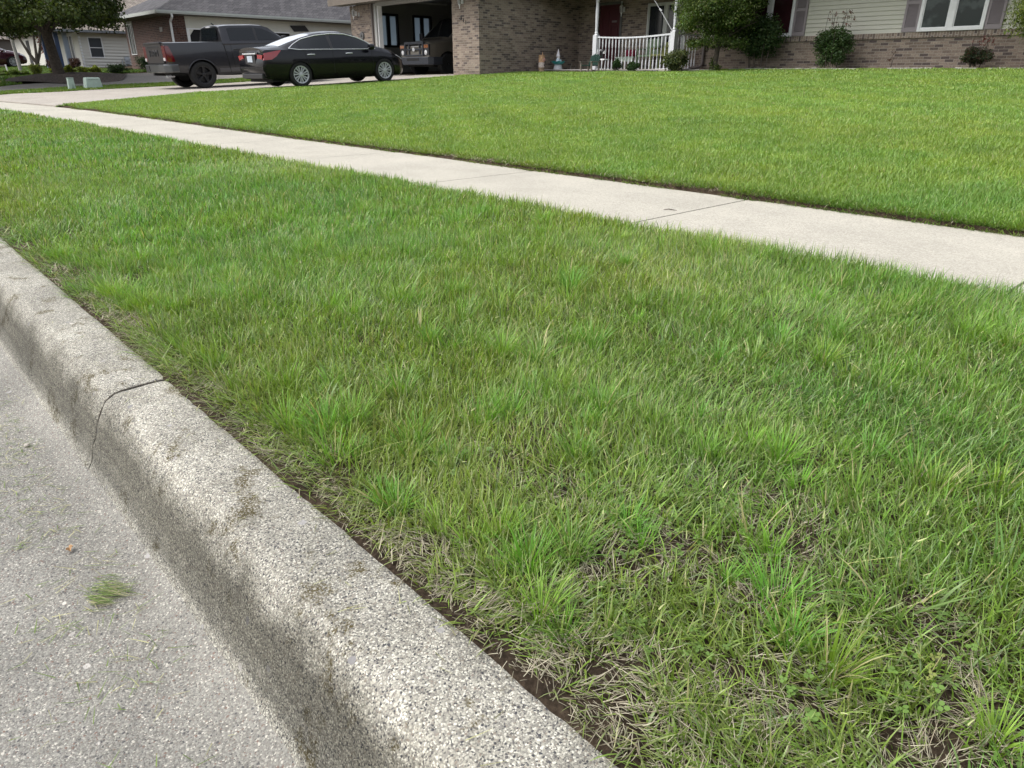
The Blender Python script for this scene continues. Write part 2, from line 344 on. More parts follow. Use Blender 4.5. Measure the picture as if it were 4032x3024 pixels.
# street: slab with a shallow gutter
ysr = axis_pts([(-60, -6, 9), (-6, 0, .6), (0, .34, .034)])
xsr = axis_pts([(-300, -30, 18), (-30, -4, 1), (-4, 2, .12), (2, 120, 12)])
sheet('street', xsr, ysr, lambda X, Y: zs(X)-.2855+np.clip(.17-(Y-cshift(X)), 0, 6)*.022+.02*np.clip((Y-cshift(X)-.235)/.07, 0, 2)**2, M_street)
# kerb, two castings with a joint between them
KP = [(.575,-.16),(.575,-.06),(.571,-.050),(.562,-.0445),(.546,-.0425),(.515,-.042),(.485,-.0425),(.46,-.043),(.434,-.044),(.415,-.047),(.400,-.0535),(.390,-.062),(.381,-.072),(.373,-.083),(.365,-.096),(.358,-.111),(.352,-.128),(.345,-.148),(.338,-.170),(.331,-.193),(.324,-.217),(.318,-.238),(.310,-.256),(.300,-.270),(.286,-.280),(.262,-.287),(.24,-.290),(.22,-.297)]
def kerb(x0, x1, st, name='kerb', closed=True, rise=0):
    xa = np.append(np.arange(x0, x1, st), x1); P = []; n = len(xa)
    for i, x in enumerate(xa):
        row = []
        for j, (y, z) in enumerate(KP):
            e = min(abs(x-x0), abs(x-x1)); d = .010*math.exp(-e/.006) if 2 < j < 19 else 0
            wv = (float(fbm(x, y*3+z*3, .11, 9))-.5)*.004+(float(vn(x, (y-z)*2, .025, 19))-.5)*.003
            row.append((x, y+float(cshift(x))+d*.3+(wv if j > 8 and j < 24 else 0), z+float(zs(x))-d*.7+(wv if j <= 10 else 0)+rise))
        P.append(row)
    mb = MB().grid(P)
    if closed:
        for row in (P[0], P[-1]): mb.add([q for p in row for q in (p, (p[0], p[1], p[2]-.12))], [(2*j, 2*j+1, 2*j+3, 2*j+2) for j in range(len(row)-1)])
    o = obj(name, mb, M_kerb, kind='structure'); 
    for p in o.data.polygons: p.use_smooth = len(p.vertices) == 4
    return o
kerb(-2.200, 3.2, .03)
kerb(-60, -2.205, .05 if False else .06, rise=.0015)
obj('kerb_joint', MB().grid([[(x, y+.004, z-.004) for y, z in KP] for x in (-2.2065, -2.1985)]), mat('joint_dirt', (.035,.028,.02), 1, bump=.6), kind='structure')
# sidewalk slabs with open joints between them
joints = [1.6, -.692, -2.68, -4.90]
x = -4.90
while x > -58: x -= 2.31; joints.append(x)
mb = MB()
for a, b_ in zip(joints[1:], joints[:-1]):
    a2, b2 = a+.008, b_-.008; n = 14; P = []
    if b_-a > 2.2 and a > -1: pass
    lip = (rnd.random()-.5)*.006
    for i in range(n+1):
        x = a2+(b2-a2)*i/n; c = float(cshift(x)); z = float(zs(x))+.004+lip*(i/n-.5)
        r = .004 if i in (0, n) else 0
        P.append([(x, SW0+c, z-.06), (x, SW0+c, z-.006-r), (x, SW0+.012+c, z-r), (x, SW0+.5+c, z-r), (x, SW0+1+c, z-r), (x, SW1-.012+c, z-r), (x, SW1+c, z-.006-r), (x, SW1+c, z-.06)])
    P.insert(0, [(p[0], p[1], p[2]-.06) for p in P[0]]); P.append([(p[0], p[1], p[2]-.06) for p in P[-1]])
    mb.grid(P)
o = obj('sidewalk', mb, M_walk, kind='structure')
# driveway sheets (cast in strips; joints are real gaps)
def pave(name, x0, x1, cuts, matl, up=.006, nx=10, flat_after=None, xr=None):
    mb = MB()
    for a, b_ in zip(cuts[:-1], cuts[1:]):
        P = []
        for i in range(nx+1):
            row = []
            for j in range(9):
                y = a+.006+(b_-a-.012)*j/8
                xx0 = x0(y) if callable(x0) else x0; xx1 = x1(y) if callable(x1) else x1
                x = xx0+(xx1-xx0)*i/nx
                yy = y+(float(cshift(x)) if y < 5.2 else float(cshift(x))*max(0, 1-(y-5.2)/3) if xr is None else 0)
                row.append((x, yy, float(G(x, yy))+up))
            P.append(row)
        for r in P:
            r.insert(0, (r[0][0], r[0][1], r[0][2]-.05)); r.append((r[-1][0], r[-1][1], r[-1][2]-.05))
        mb.grid(P)
    return obj(name, mb, matl, kind='structure', smooth=True)
pave('driveway', -28.1, lambda y: -20.45+.0*y, [4.78, 7.4, 10.5, 13.5, 17.2], M_drive)
pave('driveway_apron', lambda y: -28.6-.25*(3.3-y), lambda y: -20.2+.35*(3.3-y), [.62, 3.29], M_drive)
def nd1(y): return -29.95-.18*max(0, 7-y)*.3
pave('side_driveway', lambda y: -32.6 if y < 8 else max(-32.6-(y-8)*1.6, -34.9), nd1, [1.2, 4.0, 7.0, 10.5, 14, 18], M_drive2, up=.012)
# mulch ring round the tree
mb = MB(); P = []
for i in range(25):
    t = 2*math.pi*i/24; row = []
    for j in range(6):
        r = j/5*(1+.12*math.sin(3*t+1)); x = -33.9+2.0*r*math.cos(t); y = 7.6+2.2*r*math.sin(t)
        row.append((x, y, float(G(x, y))+.02+.16*(1-r*r)+.02*rnd.random()))
    P.append(row)
mb.grid(P); obj('mulch_bed', mb, M_mulch, kind='structure', smooth=True)

# ------------------------------------------------------------------ turf
_Fv = np.array(_F); _Rv = np.array(_R2); _Uv = np.array(_U2)
def in_view(x, y, z, m=.16, near=.9):
    v = np.stack([x, y, z-EYE], -1); w = v@_Fv; u = (v@_Rv)/np.maximum(w, .05); t = (v@_Uv)/np.maximum(w, .05)
    hx = 2016/2770*(1+m); hy = 1512/2770*(1+m)
    ok = (w > .05) & (np.abs(u) < hx) & (np.abs(t) < hy)
    return ok
def blade_mesh(name, x, y, z, h, wd, az, lean, curl, colr, matl, seg=3, kind='stuff', parent=None, tipc=None, taper=.5, face=None):
    n = len(x); L = seg
    hx, hy = np.cos(az), np.sin(az)
    fa = az+math.pi/2+(nr.random(n)-.5)*1.6 if face is None else face
    sx, sy = np.cos(fa), np.sin(fa)
    V = np.zeros((n, 2*L+1, 3), np.float32); px, py, pz = x.copy(), y.copy(), z.copy()
    for k in range(L+1):
        t = k/L; ww = wd*.5*(1-t*t*.9) if taper < .6 else wd*.5*(1-t*.2)
        if k < L:
            V[:, 2*k, 0] = px-sx*ww; V[:, 2*k, 1] = py-sy*ww; V[:, 2*k, 2] = pz
            V[:, 2*k+1, 0] = px+sx*ww; V[:, 2*k+1, 1] = py+sy*ww; V[:, 2*k+1, 2] = pz
            a = lean+curl*(t+.5/L); st = h/L
            px = px+hx*np.sin(a)*st; py = py+hy*np.sin(a)*st; pz = pz+np.cos(a)*st
        else:
            V[:, 2*k, 0] = px; V[:, 2*k, 1] = py; V[:, 2*k, 2] = pz
    nv = 2*L+1; tris = []
    for k in range(L-1): tris += [(2*k, 2*k+1, 2*k+3), (2*k, 2*k+3, 2*k+2)]
    tris.append((2*L-2, 2*L-1, 2*L)); T = np.array(tris, np.int32); nt_ = len(tris)
    idx = (T[None]+(np.arange(n, dtype=np.int32)*nv)[:, None, None]).reshape(-1)
    me = bpy.data.meshes.new(name); me.vertices.add(n*nv); me.vertices.foreach_set('co', V.reshape(-1))
    me.loops.add(len(idx)); me.loops.foreach_set('vertex_index', idx)
    me.polygons.add(n*nt_); me.polygons.foreach_set('loop_start', np.arange(0, len(idx), 3, dtype=np.int32))
    C = np.ones((n, nv, 4), np.float32); C[:, :, :3] = colr[:, None, :]
    if tipc is not None:
        for k in range(L+1):
            t = (k/L)**2; sl_ = slice(2*k, min(2*k+2, nv)); C[:, sl_, :3] = (colr*(1-t)+tipc*t)[:, None, :]
    a = me.attributes.new('Col', 'FLOAT_COLOR', 'POINT'); a.data.foreach_set('color', C.reshape(-1))
    me.update(); me.validate(); me.materials.append(matl)
    o = bpy.data.objects.new(name, me); col.objects.link(o); return tag(o, kind=kind)
def scatter(x0, x1, y0, y1, dens, d0, d1, follow=True, m=.16):
    n = int((x1-x0)*(y1-y0)*dens); x = x0+(x1-x0)*nr.random(n); y = y0+(y1-y0)*nr.random(n)
    if follow: y = y+cshift(x)
    d = np.sqrt(x*x+y*y+EYE*EYE); ok = (d >= d0) & (d < d1)
    x, y = x[ok], y[ok]; z = G(x, y); v = in_view(x, y, z+.03, m); return x[v], y[v], z[v]
def grasscolor(n, x, y, base, sat=1, seed=0, far=0):
    c = np.tile(np.array(base), (n, 1)); r = nr.random(n); c *= np.where(nr.random(n) < .34, .50+.35*far, 1.16-.08*far)[:, None]  # a share of blades coloured darker to deepen the shadows in the turf
    big = fbm(x, y, 1.3, 21+seed); med = fbm(x, y, .28, 31+seed)
    # warm / cool drift between patches, blade to blade variation
    c[:, 0] *= 1+.66*(1-.65*far)*(big-.5)+.35*(med-.5)+.30*(r-.5)
    c[:, 2] *= 1-.5*(1-.6*far)*(big-.5)+.5*(nr.random(n)-.5)
    v = 1+.50*(1-.6*far)*(nr.random(n)-.5)+.35*(med-.5); c *= v[:, None]
    bl = nr.random(n) < .10*(1-far); c[bl] = c[bl]*.35+np.array((.15, .24, .15))*.65         # bluish waxy blades
    st = nr.random(n) < (.05+.03*(big > .58))*(1-.75*far); c[st] = np.array((.42, .38, .20))*(.6+.6*nr.random(st.sum()))[:, None]    # straw
    return np.clip(c, .005, .9)
GR = (.150, .272, .036); GL = (.180, .298, .052)
def keep_edge(x, y, dens_fn): 
    p = dens_fn(x, y); return nr.random(len(x)) < p
def parkway_density(x, y):
    yn = y-cshift(x)
    d = np.clip((yn-.535-.07*fbm(x, y, .22, 41)*np.clip((x+5)/3,.25,1))/.07, .0, 1)
    near = np.clip(1-np.sqrt((x+.25)**2+((y-.70)*1.6)**2)/1.25, 0, 1)      # the worn part nearest the camera
    hole = fbm(x, y, .16, 43)
    d = d*np.clip(1-np.clip(near*2.2, 0, 1)*np.clip((hole-.44)*6, 0, .90), .02, 1)
    d = d*np.where(x < -2.2, np.clip(1-(yn < .95)*np.clip((hole-.5)*5, 0, .8), 0, 1), 1)
    return d
def parkway(d0, d1, w, dens, seg, name='parkway_grass'):
    x, y, z = scatter(-27, 1.6, .565, SW0+.05, dens, d0, d1)
    ok = ~((x < -19.9)) & keep_edge(x, y, parkway_density); x, y, z = x[ok], y[ok], z[ok]
    n = len(x); yn = y-cshift(x)
    tall = .75+.6*fbm(x, y, .35, 51); edge = 1+.15*np.clip((yn-2.9)/.3, 0, 1)
    near = np.clip(1-np.sqrt((x+.5)**2+(y-1.2)**2)/2.1, 0, 1)
    h = (.072*tall*edge*(.45+.8*nr.random(n)))*(1-.34*near)
    flow = 2*math.pi*fbm(x, y, .55, 61)*1.6+1.2; az = np.where(nr.random(n) < .32, flow+(nr.random(n)-.5)*1.6, nr.random(n)*2*math.pi)
    lean = .05+.95*nr.random(n)**1.5+.2*(fbm(x, y, .4, 71) > .55); curl = -.2+1.5*nr.random(n)
    wd = w*(.55+1.0*nr.random(n)**1.5); c = grasscolor(n, x, y, GR)
    yel = np.clip((yn < 1.0)*.4+near*.45, 0, .6)[:, None]; c = c*(1-yel*.5)+np.array((.20, .235, .06))*yel*.5
    tip = c*1.15+np.array((.035, .03, .012)); az = np.where((yn < .70) & (nr.random(n) < .55), -math.pi/2+(nr.random(n)-.5)*2.2, az); lean = lean+.45*(yn < .66)
    cut = nr.random(n) < .28; tip[cut] = np.array((.40, .44, .22))
    return blade_mesh(name, x, y, z-.004, h, wd, az, lean, curl, c, M_grass, seg, tipc=tip)
parts = [parkway(.5, 2.3, .0029, 32000, 4), parkway(2.3, 4, .0032, 24000, 3), parkway(4, 7.5, .0050, 11000, 3), parkway(7.5, 14, .010, 4200, 2), parkway(14, 32, .018, 1800, 2)]
# tufts: bunches of blades fanning from one root
def tufts(spots, nb, hh, w, name, colr, spread=.75, r0=.014):
    X = []; Y = []; H = []; A = []; Ln = []; C = []
    for (x, y, s) in spots:
        n = int(nb*s*(.6+.8*rnd.random())); a = nr.random(n)*2*math.pi; r = r0*s*np.sqrt(nr.random(n))*2
        X.append(x+r*np.cos(a)); Y.append(y+r*np.sin(a)); H.append(hh*s*(.45+.75*nr.random(n))); A.append(a+(nr.random(n)-.5)*.9)
        Ln.append(spread*(.15+.85*nr.random(n))*(.4+r/(r0*2*s)*.6)); k = .8+.4*rnd.random(); C.append(np.array(colr)[None]*k*(.75+.5*nr.random(n))[:, None]*np.array([1+.5*(rnd.random()-.4), 1, 1+.6*(rnd.random()-.3)])[None])
    X, Y, H, A, Ln, C = [np.concatenate(q) for q in (X, Y, H, A, Ln, C)]; Z = G(X, Y); n = len(X)
    st = nr.random(n) < .06; C[st] = np.array((.40, .36, .18))
    return blade_mesh(name, X, Y, Z-.004, H, w*(.6+.8*nr.random(n)), A, Ln, .2+.9*nr.random(n), np.clip(C, .01, .8), M_grass, 5, tipc=np.clip(C*1.2+.02, 0, .8))
sp = []
for i in range(900):
    x = -4.2+5.2*rnd.random(); y = .68+2.6*rnd.random()**1.3
    if float(in_view(np.array([x]), np.array([y]), np.array([0.]), .2)[0]) and float(fbm(x, y, .3, 81)) > .42: sp.append((x, y, .5+.75*rnd.random()))
parts.append(tufts(sp[:520], 80, .088, .0024, 'parkway_grass', (.150, .305, .032)))
# broad coarse blades (weedy fescue) sprawled in a few places
sp = [(-1.72, .93, 1.1), (-1.66, .80, .9), (-1.0, 1.95, .9), (-1.95, 1.35, 1), (-2.3, 1.5, 1.2), (-1.5, 1.5, 1), (-2.0, 1.8, 1.1), (-2.6, 1.3, 1), (-.25, 1.15, 1.2), (-.15, 1.35, 1), (-.42, .98, .8), (-2.9, 1.9, 1), (-.1, 1.7, 1.1)]
parts.append(tufts(sp, 20, .125, .0062, 'parkway_grass', (.12, .225, .05), 1.15, .022))
def join(objs, name, label=None, cat=None, kind='stuff'):
    with bpy.context.temp_override(active_object=objs[0], selected_editable_objects=objs, object=objs[0], selected_objects=objs):
        bpy.ops.object.join()
    objs[0].name = name; return tag(objs[0], label, cat, kind=kind)
join(parts, 'parkway_grass', 'coarse patchy grass growing on the strip between kerb and sidewalk', 'grass')
# front lawn
def lawn_density(x, y):
    yn = y-cshift(x); e = SW1-.085+.14*fbm(x, y, .12, 93)*.5+.32*np.clip(fbm(x, y, .45, 91)-.55, 0, 1)*1.8
    d = np.clip((yn-e)/.05, 0, 1)
    drive = (x < -20.38) ; return np.where(drive, 0, d)
def house_mask(x, y):
    b = (y > 16.5) & (x < -19.55); b |= (y > 20.15) & (x > -14.3); b |= (y > 18.75) & (x <= -12.9) & (x > -17.4); b |= (y > 18.3) & (x <= -16.2); return ~b
def lawn(d0, d1, w, dens, seg):
    x, y, z = scatter(-21, 6, SW1-1.2, 21.2, dens, d0, d1, follow=False, m=.14) if d0 > 12 else scatter(-21, 4, SW1-.03, 16, dens, d0, d1, m=.14)
    ok = keep_edge(x, y, lawn_density) & house_mask(x, y); x, y, z = x[ok], y[ok], z[ok]; n = len(x); yn = y-cshift(x)
    h = .060*(.6+.6*nr.random(n))*(.85+.4*fbm(x, y, .5, 95)); az = nr.random(n)*2*math.pi
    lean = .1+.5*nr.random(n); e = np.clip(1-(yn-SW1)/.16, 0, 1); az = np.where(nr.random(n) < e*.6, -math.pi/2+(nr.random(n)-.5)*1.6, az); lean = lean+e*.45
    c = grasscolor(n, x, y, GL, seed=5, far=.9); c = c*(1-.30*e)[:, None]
    strip = .84+.20*fbm(x*.6+y*.3, y*1.0-x*.3, .75, 97)+.22*fbm(x, y, 2.6, 99)*(.6+.4*np.sin((x*.52+y*.85)*2*math.pi/1.05)); c = c*strip[:, None]
    tip = c*1.1+np.array((.05, .045, .012)); cut = nr.random(n) < .10; tip[cut] = np.array((.30, .36, .13))
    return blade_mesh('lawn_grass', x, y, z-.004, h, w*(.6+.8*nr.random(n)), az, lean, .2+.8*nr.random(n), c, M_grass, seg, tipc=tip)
parts = [lawn(3, 6, .0042, 15000, 3), lawn(6, 9, .0062, 10000, 2), lawn(9, 14, .009, 5600, 2), lawn(14, 20, .013, 3200, 2), lawn(20, 34, .020, 1600, 2)]
join(parts, 'lawn_grass', 'smooth mown bright green front lawn between sidewalk and brick house', 'lawn')
# strip between the two driveways, and the neighbour's shaded lawn
def patch(name, label, x0, x1, y0, y1, dens, w, hh, base, cond=None):
    n = int((x1-x0)*(y1-y0)*dens); x = x0+(x1-x0)*nr.random(n); y = y0+(y1-y0)*nr.random(n); z = G(x, y); ok = in_view(x, y, z, .1)
    if cond is not None: ok &= cond(x, y)
    x, y, z = x[ok], y[ok], z[ok]; n = len(x); c = grasscolor(n, x, y, base, seed=9, far=.8)
    o = blade_mesh(name, x, y, z, hh*(.6+.7*nr.random(n)), w*(.6+.8*nr.random(n)), nr.random(n)*6.28, .1+.5*nr.random(n), .5*nr.random(n), c, M_grass, 2)
    return tag(o, label, 'grass', kind='stuff')
patch('strip_grass', 'narrow strip of grass between the two driveways', -29.95, -28.15, 2.6, 19, 1500, .028, .055, (.135, .225, .032), lambda x, y: y-cshift(x) > SW1+.03)
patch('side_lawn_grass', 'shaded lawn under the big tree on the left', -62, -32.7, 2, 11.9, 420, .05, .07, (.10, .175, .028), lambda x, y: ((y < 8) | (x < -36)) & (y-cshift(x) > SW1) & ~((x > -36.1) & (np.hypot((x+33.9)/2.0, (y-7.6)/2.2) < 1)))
# thatch: dead pale blades lying flat where the turf is worn
def thatch(n0, x0, x1, y0, y1, fn, name):
    x = x0+(x1-x0)*nr.random(n0); y = y0+(y1-y0)*nr.random(n0); ok = nr.random(n0) < fn(x, y); x, y = x[ok], y[ok]; y = y+cshift(x); ok = in_view(x, y, y*0, .2); x, y = x[ok], y[ok]; n = len(x)
    z = G(x, y); az = 2*math.pi*fbm(x, y, .12, 101)*2+(nr.random(n)-.5)*1.5
    k = (.55+.7*nr.random(n))[:, None]; c = np.array((.42, .385, .29))*k; g = nr.random(n) < .35; c[g] = np.array((.25, .215, .155))*k[g]; g = nr.random(n) < .25; c[g] = np.array((.21, .23, .11))*k[g]
    d = np.hypot(x, y); w = np.maximum(.0013, d*.0008)
    return blade_mesh(name, x, y, z+.001+.010*nr.random(n), .015+.045*nr.random(n)**1.6, w*(.6+.8*nr.random(n)), az, 1.05+.55*nr.random(n), (nr.random(n)-.4)*2.2, np.clip(c, 0, .8), M_straw, 3)
def worn(x, y):
    near = np.clip(1-np.sqrt((x+.25)**2+((y-.70)*1.5)**2)/1.35, 0, 1); h = fbm(x, y, .16, 43)
    e = np.clip(1-(y-.60)/.22, 0, 1)*(.45+.6*np.clip((fbm(x, y, .35, 111)-.42)*4, 0, 1)); return np.clip(.10+near*.9*np.clip((h-.40)*5, 0, 1)+e*1.3, 0, 1)*np.clip((y-.56)/.03, .05, 1)
a1 = thatch(330000, -4.2, 1, .562, 3.2, worn, 'dead_grass')
a2 = thatch(22000, -9, .8, SW1-.03, SW1+.28, lambda x, y: np.clip(1-(y-SW1)/.22, 0, 1)*(.15+np.clip((fbm(x, y, .5, 91)-.42)*4, 0, .9))*np.where(y < SW1, .12, 1), 'dead_grass')
a3 = thatch(34000, -14, -4, .565, .95, lambda x, y: np.clip(1-(y-.6)/.3, 0, 1)*.35, 'dead_grass')
join([a1, a2, a3], 'dead_grass', 'pale dead thatch lying along the kerb and worn patches', 'dead grass')
# long seed stalks lying and arching over the worn turf
n = 70; x = -3.9+4.6*nr.random(n); y = .7+2.5*nr.random(n)**1.2; c = np.array((.42, .44, .17))*(.7+.5*nr.random(n))[:, None]
st = blade_mesh('seed_stalks', x, y, G(x, y)+.012, .09+.11*nr.random(n), np.full(n, .0015), nr.random(n)*6.28, .55+.75*nr.random(n), .1+.6*nr.random(n), c, M_straw, 6, taper=.9)
hd = []
n2 = 900; i = nr.integers(0, n, 1); x2 = -3.9+4.6*nr.random(n2); y2 = .7+2.5*nr.random(n2); c = np.array((.40, .43, .20))*(.7+.5*nr.random(n2))[:, None]
s2 = blade_mesh('seed_stalks', x2, y2, G(x2, y2)+.03+.025*nr.random(n2), .010+.012*nr.random(n2), np.full(n2, .0032), nr.random(n2)*6.28, .3+.9*nr.random(n2), nr.random(n2)*.6, c, M_straw, 3)
join([st, s2], 'seed_stalks', 'long pale seed stalks arching over the worn turf', 'grass stalks')
# clover and small broad-leaved weeds
def weeds(spots, name, label):
    V = []; F = []; C = []
    for (x, y, r, n, sz, cc) in spots:
        for k in range(n):
            a = rnd.random()*6.28; rr = r*math.sqrt(rnd.random()); px = x+rr*math.cos(a); py = y+rr*math.sin(a); pz = float(G(px, py))+.010+.022*rnd.random()
            nl = 3; a0 = rnd.random()*6.28; tilt = (rnd.random()-.5)*.9; tl2 = (rnd.random()-.5)*.9; s = sz*(.6+.7*rnd.random()); k2 = .7+.6*rnd.random(); colr = [q*k2 for q in cc]
            for l in range(nl):
                b0 = a0+l*2.094; cxl = px+math.cos(b0)*s*.6; cyl = py+math.sin(b0)*s*.6; i0 = len(V); m = 7
                for q in range(m):
                    t = 2*math.pi*q/m; dx = math.cos(t)*s*.5; dy = math.sin(t)*s*.5
                    vx, vy = cxl+dx, cyl+dy; V.append((vx, vy, pz+(vx-px)*tilt+(vy-py)*tl2)); C.append(colr)
                F.append(tuple(range(i0, i0+m)))
    me = bpy.data.meshes.new(name); me.from_pydata(V, [], F); a = me.attributes.new('Col', 'FLOAT_COLOR', 'POINT')
    a.data.foreach_set('color', np.concatenate([np.clip(np.array(C), 0, 1), np.ones((len(C), 1))], 1).astype(np.float32).reshape(-1)); me.update(); me.materials.append(M_leaf)
    o = bpy.data.objects.new(name, me); col.objects.link(o); return tag(o, label, 'weeds', kind='stuff')
ws = []
for i in range(46):
    x = -1.15+1.1*rnd.random(); y = .72+.45*rnd.random(); ws.append((x, y, .05, 9, .0065, (.13, .22, .05)))
for i in range(30): ws.append((-2.0+1.1*rnd.random(), .70+.15*rnd.random(), .05, 9, .006, (.19, .235, .06)))
for i in range(6): ws.append((-.30+.16*rnd.random(), .93+.12*rnd.random(), .03, 3, .0055, (.30, .34, .10)))
for i in range(50): ws.append((-4+4.2*rnd.random(), .9+2.2*rnd.random(), .04, 5, .007, (.14, .235, .07)))
weeds(ws, 'clover_weeds', 'small round leaved clover and weeds low in the worn turf')
# clippings on the street
def clips(n, x0, x1, y0, y1, spread=None, hgt=.0, L0=.015, L1=.05):
    x = x0+(x1-x0)*nr.random(n); y = y0+(y1-y0)*nr.random(n); z = -.2835+np.clip(.17-y, 0, 6)*.022
    k = (.6+.6*nr.random(n))[:, None]; c = np.array((.14, .20, .06))*k; s = nr.random(n) < .35; c[s] = np.array((.36, .35, .20))*k[s]
    return blade_mesh('grass_clippings', x, y, z+.003+hgt*nr.random(n), L0+(L1-L0)*nr.random(n), .0013+.0014*nr.random(n), nr.random(n)*6.28 if spread is None else spread+(nr.random(n)-.5)*.9, np.full(n, 1.5), (nr.random(n)-.5)*.25, c, M_straw, 3)
cl = [clips(240, -3.4, -.7, -.35, .26), clips(420, -2.9, -1.9, -.02, .22), clips(80, -1.63, -1.57, .15, .20, .75, .010, .03, .07), clips(50, -1.66, -1.54, .13, .22, .8, .005, .03, .08), clips(110, -1.75, -1.2, .02, .24, None, .002, .02, .07), clips(90, -1.0, -.6, -.1, .2)]
join(cl, 'grass_clippings', 'scattered cut grass clippings lying on the street by the kerb', 'clippings')
n = 60; x = -3.5+3*nr.random(n); y = .42+.15*nr.random(n)
tag(blade_mesh('kerb_clippings', x, y, np.full(n, -.040), .015+.04*nr.random(n), np.full(n, .0016), nr.random(n)*6.28, np.full(n, 1.53), (nr.random(n)-.5)*.1, np.array((.30, .30, .16))*(.5+.8*nr.random(n))[:, None], M_straw, 3), 'a few cut grass pieces lying on top of the kerb', 'clippings', kind='stuff')
tag(obj('dead_leaf', MB().grid([[(-1.83+.022*i/4-.004*j, .165+.010*(j-1)*(1-abs(i-2)/2.6), -.278+.004*abs(j-1)+.003*(i%2)) for j in range(3)] for i in range(5)]), mat('brown_leaf', (.36,.22,.11), .8)), 'small curled brown leaf lying on the street left of the kerb face', 'leaf')
tag(obj('pebble', MB().lathe([(.001,0),(.007,.002),(.009,.005),(.006,.009),(.001,.0105)], (-2.53,.20,-.284), 9, wob=.1), mat('pebble_stone', (.38,.35,.30), .8)), 'small pale pebble on the street below the kerb joint', 'pebble')
tag(obj('twig', MB().tube([(-2.80,3.93,.010),(-2.78,3.96,.013),(-2.75,3.965,.011),(-2.73,3.98,.009)], [.002,.0035,.003,.001], 5), mat('twig_bark', (.06,.045,.035), .9)), 'short dark twig lying on the sidewalk just left of a joint', 'twig')
# ------------------------------------------------------------------ buildings
def roofmat(name, c0, c1, rh=.14, bstr=1.):
    m, t, b = newmat(name); tc = t.nodes.new('ShaderNodeTexCoord'); sp = t.nodes.new('ShaderNodeSeparateXYZ'); t.links.new(tc.outputs['Object'], sp.inputs[0])
    a = t.nodes.new('ShaderNodeMath'); t.links.new(sp.outputs[0], a.inputs[0]); t.links.new(sp.outputs[1], a.inputs[1]); cb = t.nodes.new('ShaderNodeCombineXYZ')
    t.links.new(a.outputs[0], cb.inputs[0]); z2 = t.nodes.new('ShaderNodeMath'); z2.operation = 'MULTIPLY'; z2.inputs[1].default_value = 2.2; t.links.new(sp.outputs[2], z2.inputs[0]); t.links.new(z2.outputs[0], cb.inputs[1])
    k = t.nodes.new('ShaderNodeTexBrick'); k.inputs['Scale'].default_value = 1; k.inputs['Brick Width'].default_value = .28; k.inputs['Row Height'].default_value = rh
    k.inputs['Mortar Size'].default_value = .012; k.inputs['Mortar Smooth'].default_value = .6; k.inputs['Color1'].default_value = tuple(c0)+(1,); k.inputs['Color2'].default_value = tuple(c1)+(1,)
    k.inputs['Mortar'].default_value = tuple(x*.35 for x in c0)+(1,); t.links.new(cb.outputs[0], k.inputs['Vector'])
    c = mixc(t, 1.0, k.outputs['Color'], ramp_in(t, noise(t, 9, 5), .7, 1.3), 'MULTIPLY'); t.links.new(c, b.inputs['Base Color']); b.inputs['Roughness'].default_value = .95
    return m
M_roof = roofmat('grey_shingles', (.042,.040,.045), (.080,.077,.081), .30); M_roof2 = roofmat('brown_shingles', (.20,.17,.145), (.27,.235,.20))
def siding(mb, axis, pos, a, b, z0, z1, pitch, out, t=.05):
    """lapped boards; axis 'x': wall facing -Y at y=pos running a..b in x; axis 'y': wall facing +X at x=pos running in y"""
    z = z0; s = -1 if axis == 'x' else 1
    while z < z1-1e-6:
        zt = min(z+pitch, z1); p = pos+s*out; q = pos+s*.002
        if axis == 'x':
            mb.add([(a,p,z),(b,p,z),(b,q,zt),(a,q,zt),(a,pos-s*t,z),(b,pos-s*t,z),(b,pos-s*t,zt),(a,pos-s*t,zt)], [(0,1,2,3),(0,4,5,1),(0,3,7,4),(1,5,6,2)])
        else:
            mb.add([(p,a,z),(p,b,z),(q,b,zt),(q,a,zt),(pos-s*t,a,z),(pos-s*t,b,z),(pos-s*t,b,zt),(pos-s*t,a,zt)], [(0,1,2,3),(0,4,5,1),(0,3,7,4),(1,5,6,2)])
        z = zt
    return mb
def hip(mb, x0, x1, y0, y1, z, slope, th=.04):
    w = min(x1-x0, y1-y0)/2; h = w*slope
    if x1-x0 < y1-y0: r0, r1 = ((x0+x1)/2, y0+w, z+h), ((x0+x1)/2, y1-w, z+h); F = [(0,1,4),(1,2,5,4),(2,3,5),(3,0,4,5)]
    else: r0, r1 = (x0+w, (y0+y1)/2, z+h), (x1-w, (y0+y1)/2, z+h); F = [(0,1,5,4),(1,2,5),(2,3,4,5),(3,0,4)]
    return mb.add([(x0,y0,z),(x1,y0,z),(x1,y1,z),(x0,y1,z),r0,r1], F+[(3,2,1,0)])
def frame(mb, axis, pos, a, b, z0, z1, w, d0, d1):
    """rectangular ring; d0..d1 is depth range towards the viewer"""
    for (p, q, r, s) in ((a, a+w, z0, z1), (b-w, b, z0, z1), (a+w, b-w, z0, z0+w), (a+w, b-w, z1-w, z1)):
        if axis == 'x': mb.box(p, q, pos-d1, pos-d0, r, s)
        else: mb.box(pos+d0, pos+d1, p, q, r, s)
    return mb
# ---- the tan brick house
H = thing('brick_house', (-15, 20.8, .95), 'tan brick ranch house with open garage, white railed porch and cream siding', 'house')
FZ = .80
mb = MB().box(-27.5,-25.98,16.5,16.75,.35,3.28).box(-21.0,-19.8,16.5,16.75,.35,3.28).box(-27.5,-19.8,16.5,16.75,3.34,3.60)
obj('front_wall', mb, M_brick, H)
obj('lintel', MB().box(-27.5,-26.0,16.485,16.5,3.08,3.28), M_soldier, H)
obj('side_wall', MB().box(-19.8,-19.6,16.5,21.45,.35,3.60), M_brick, H)
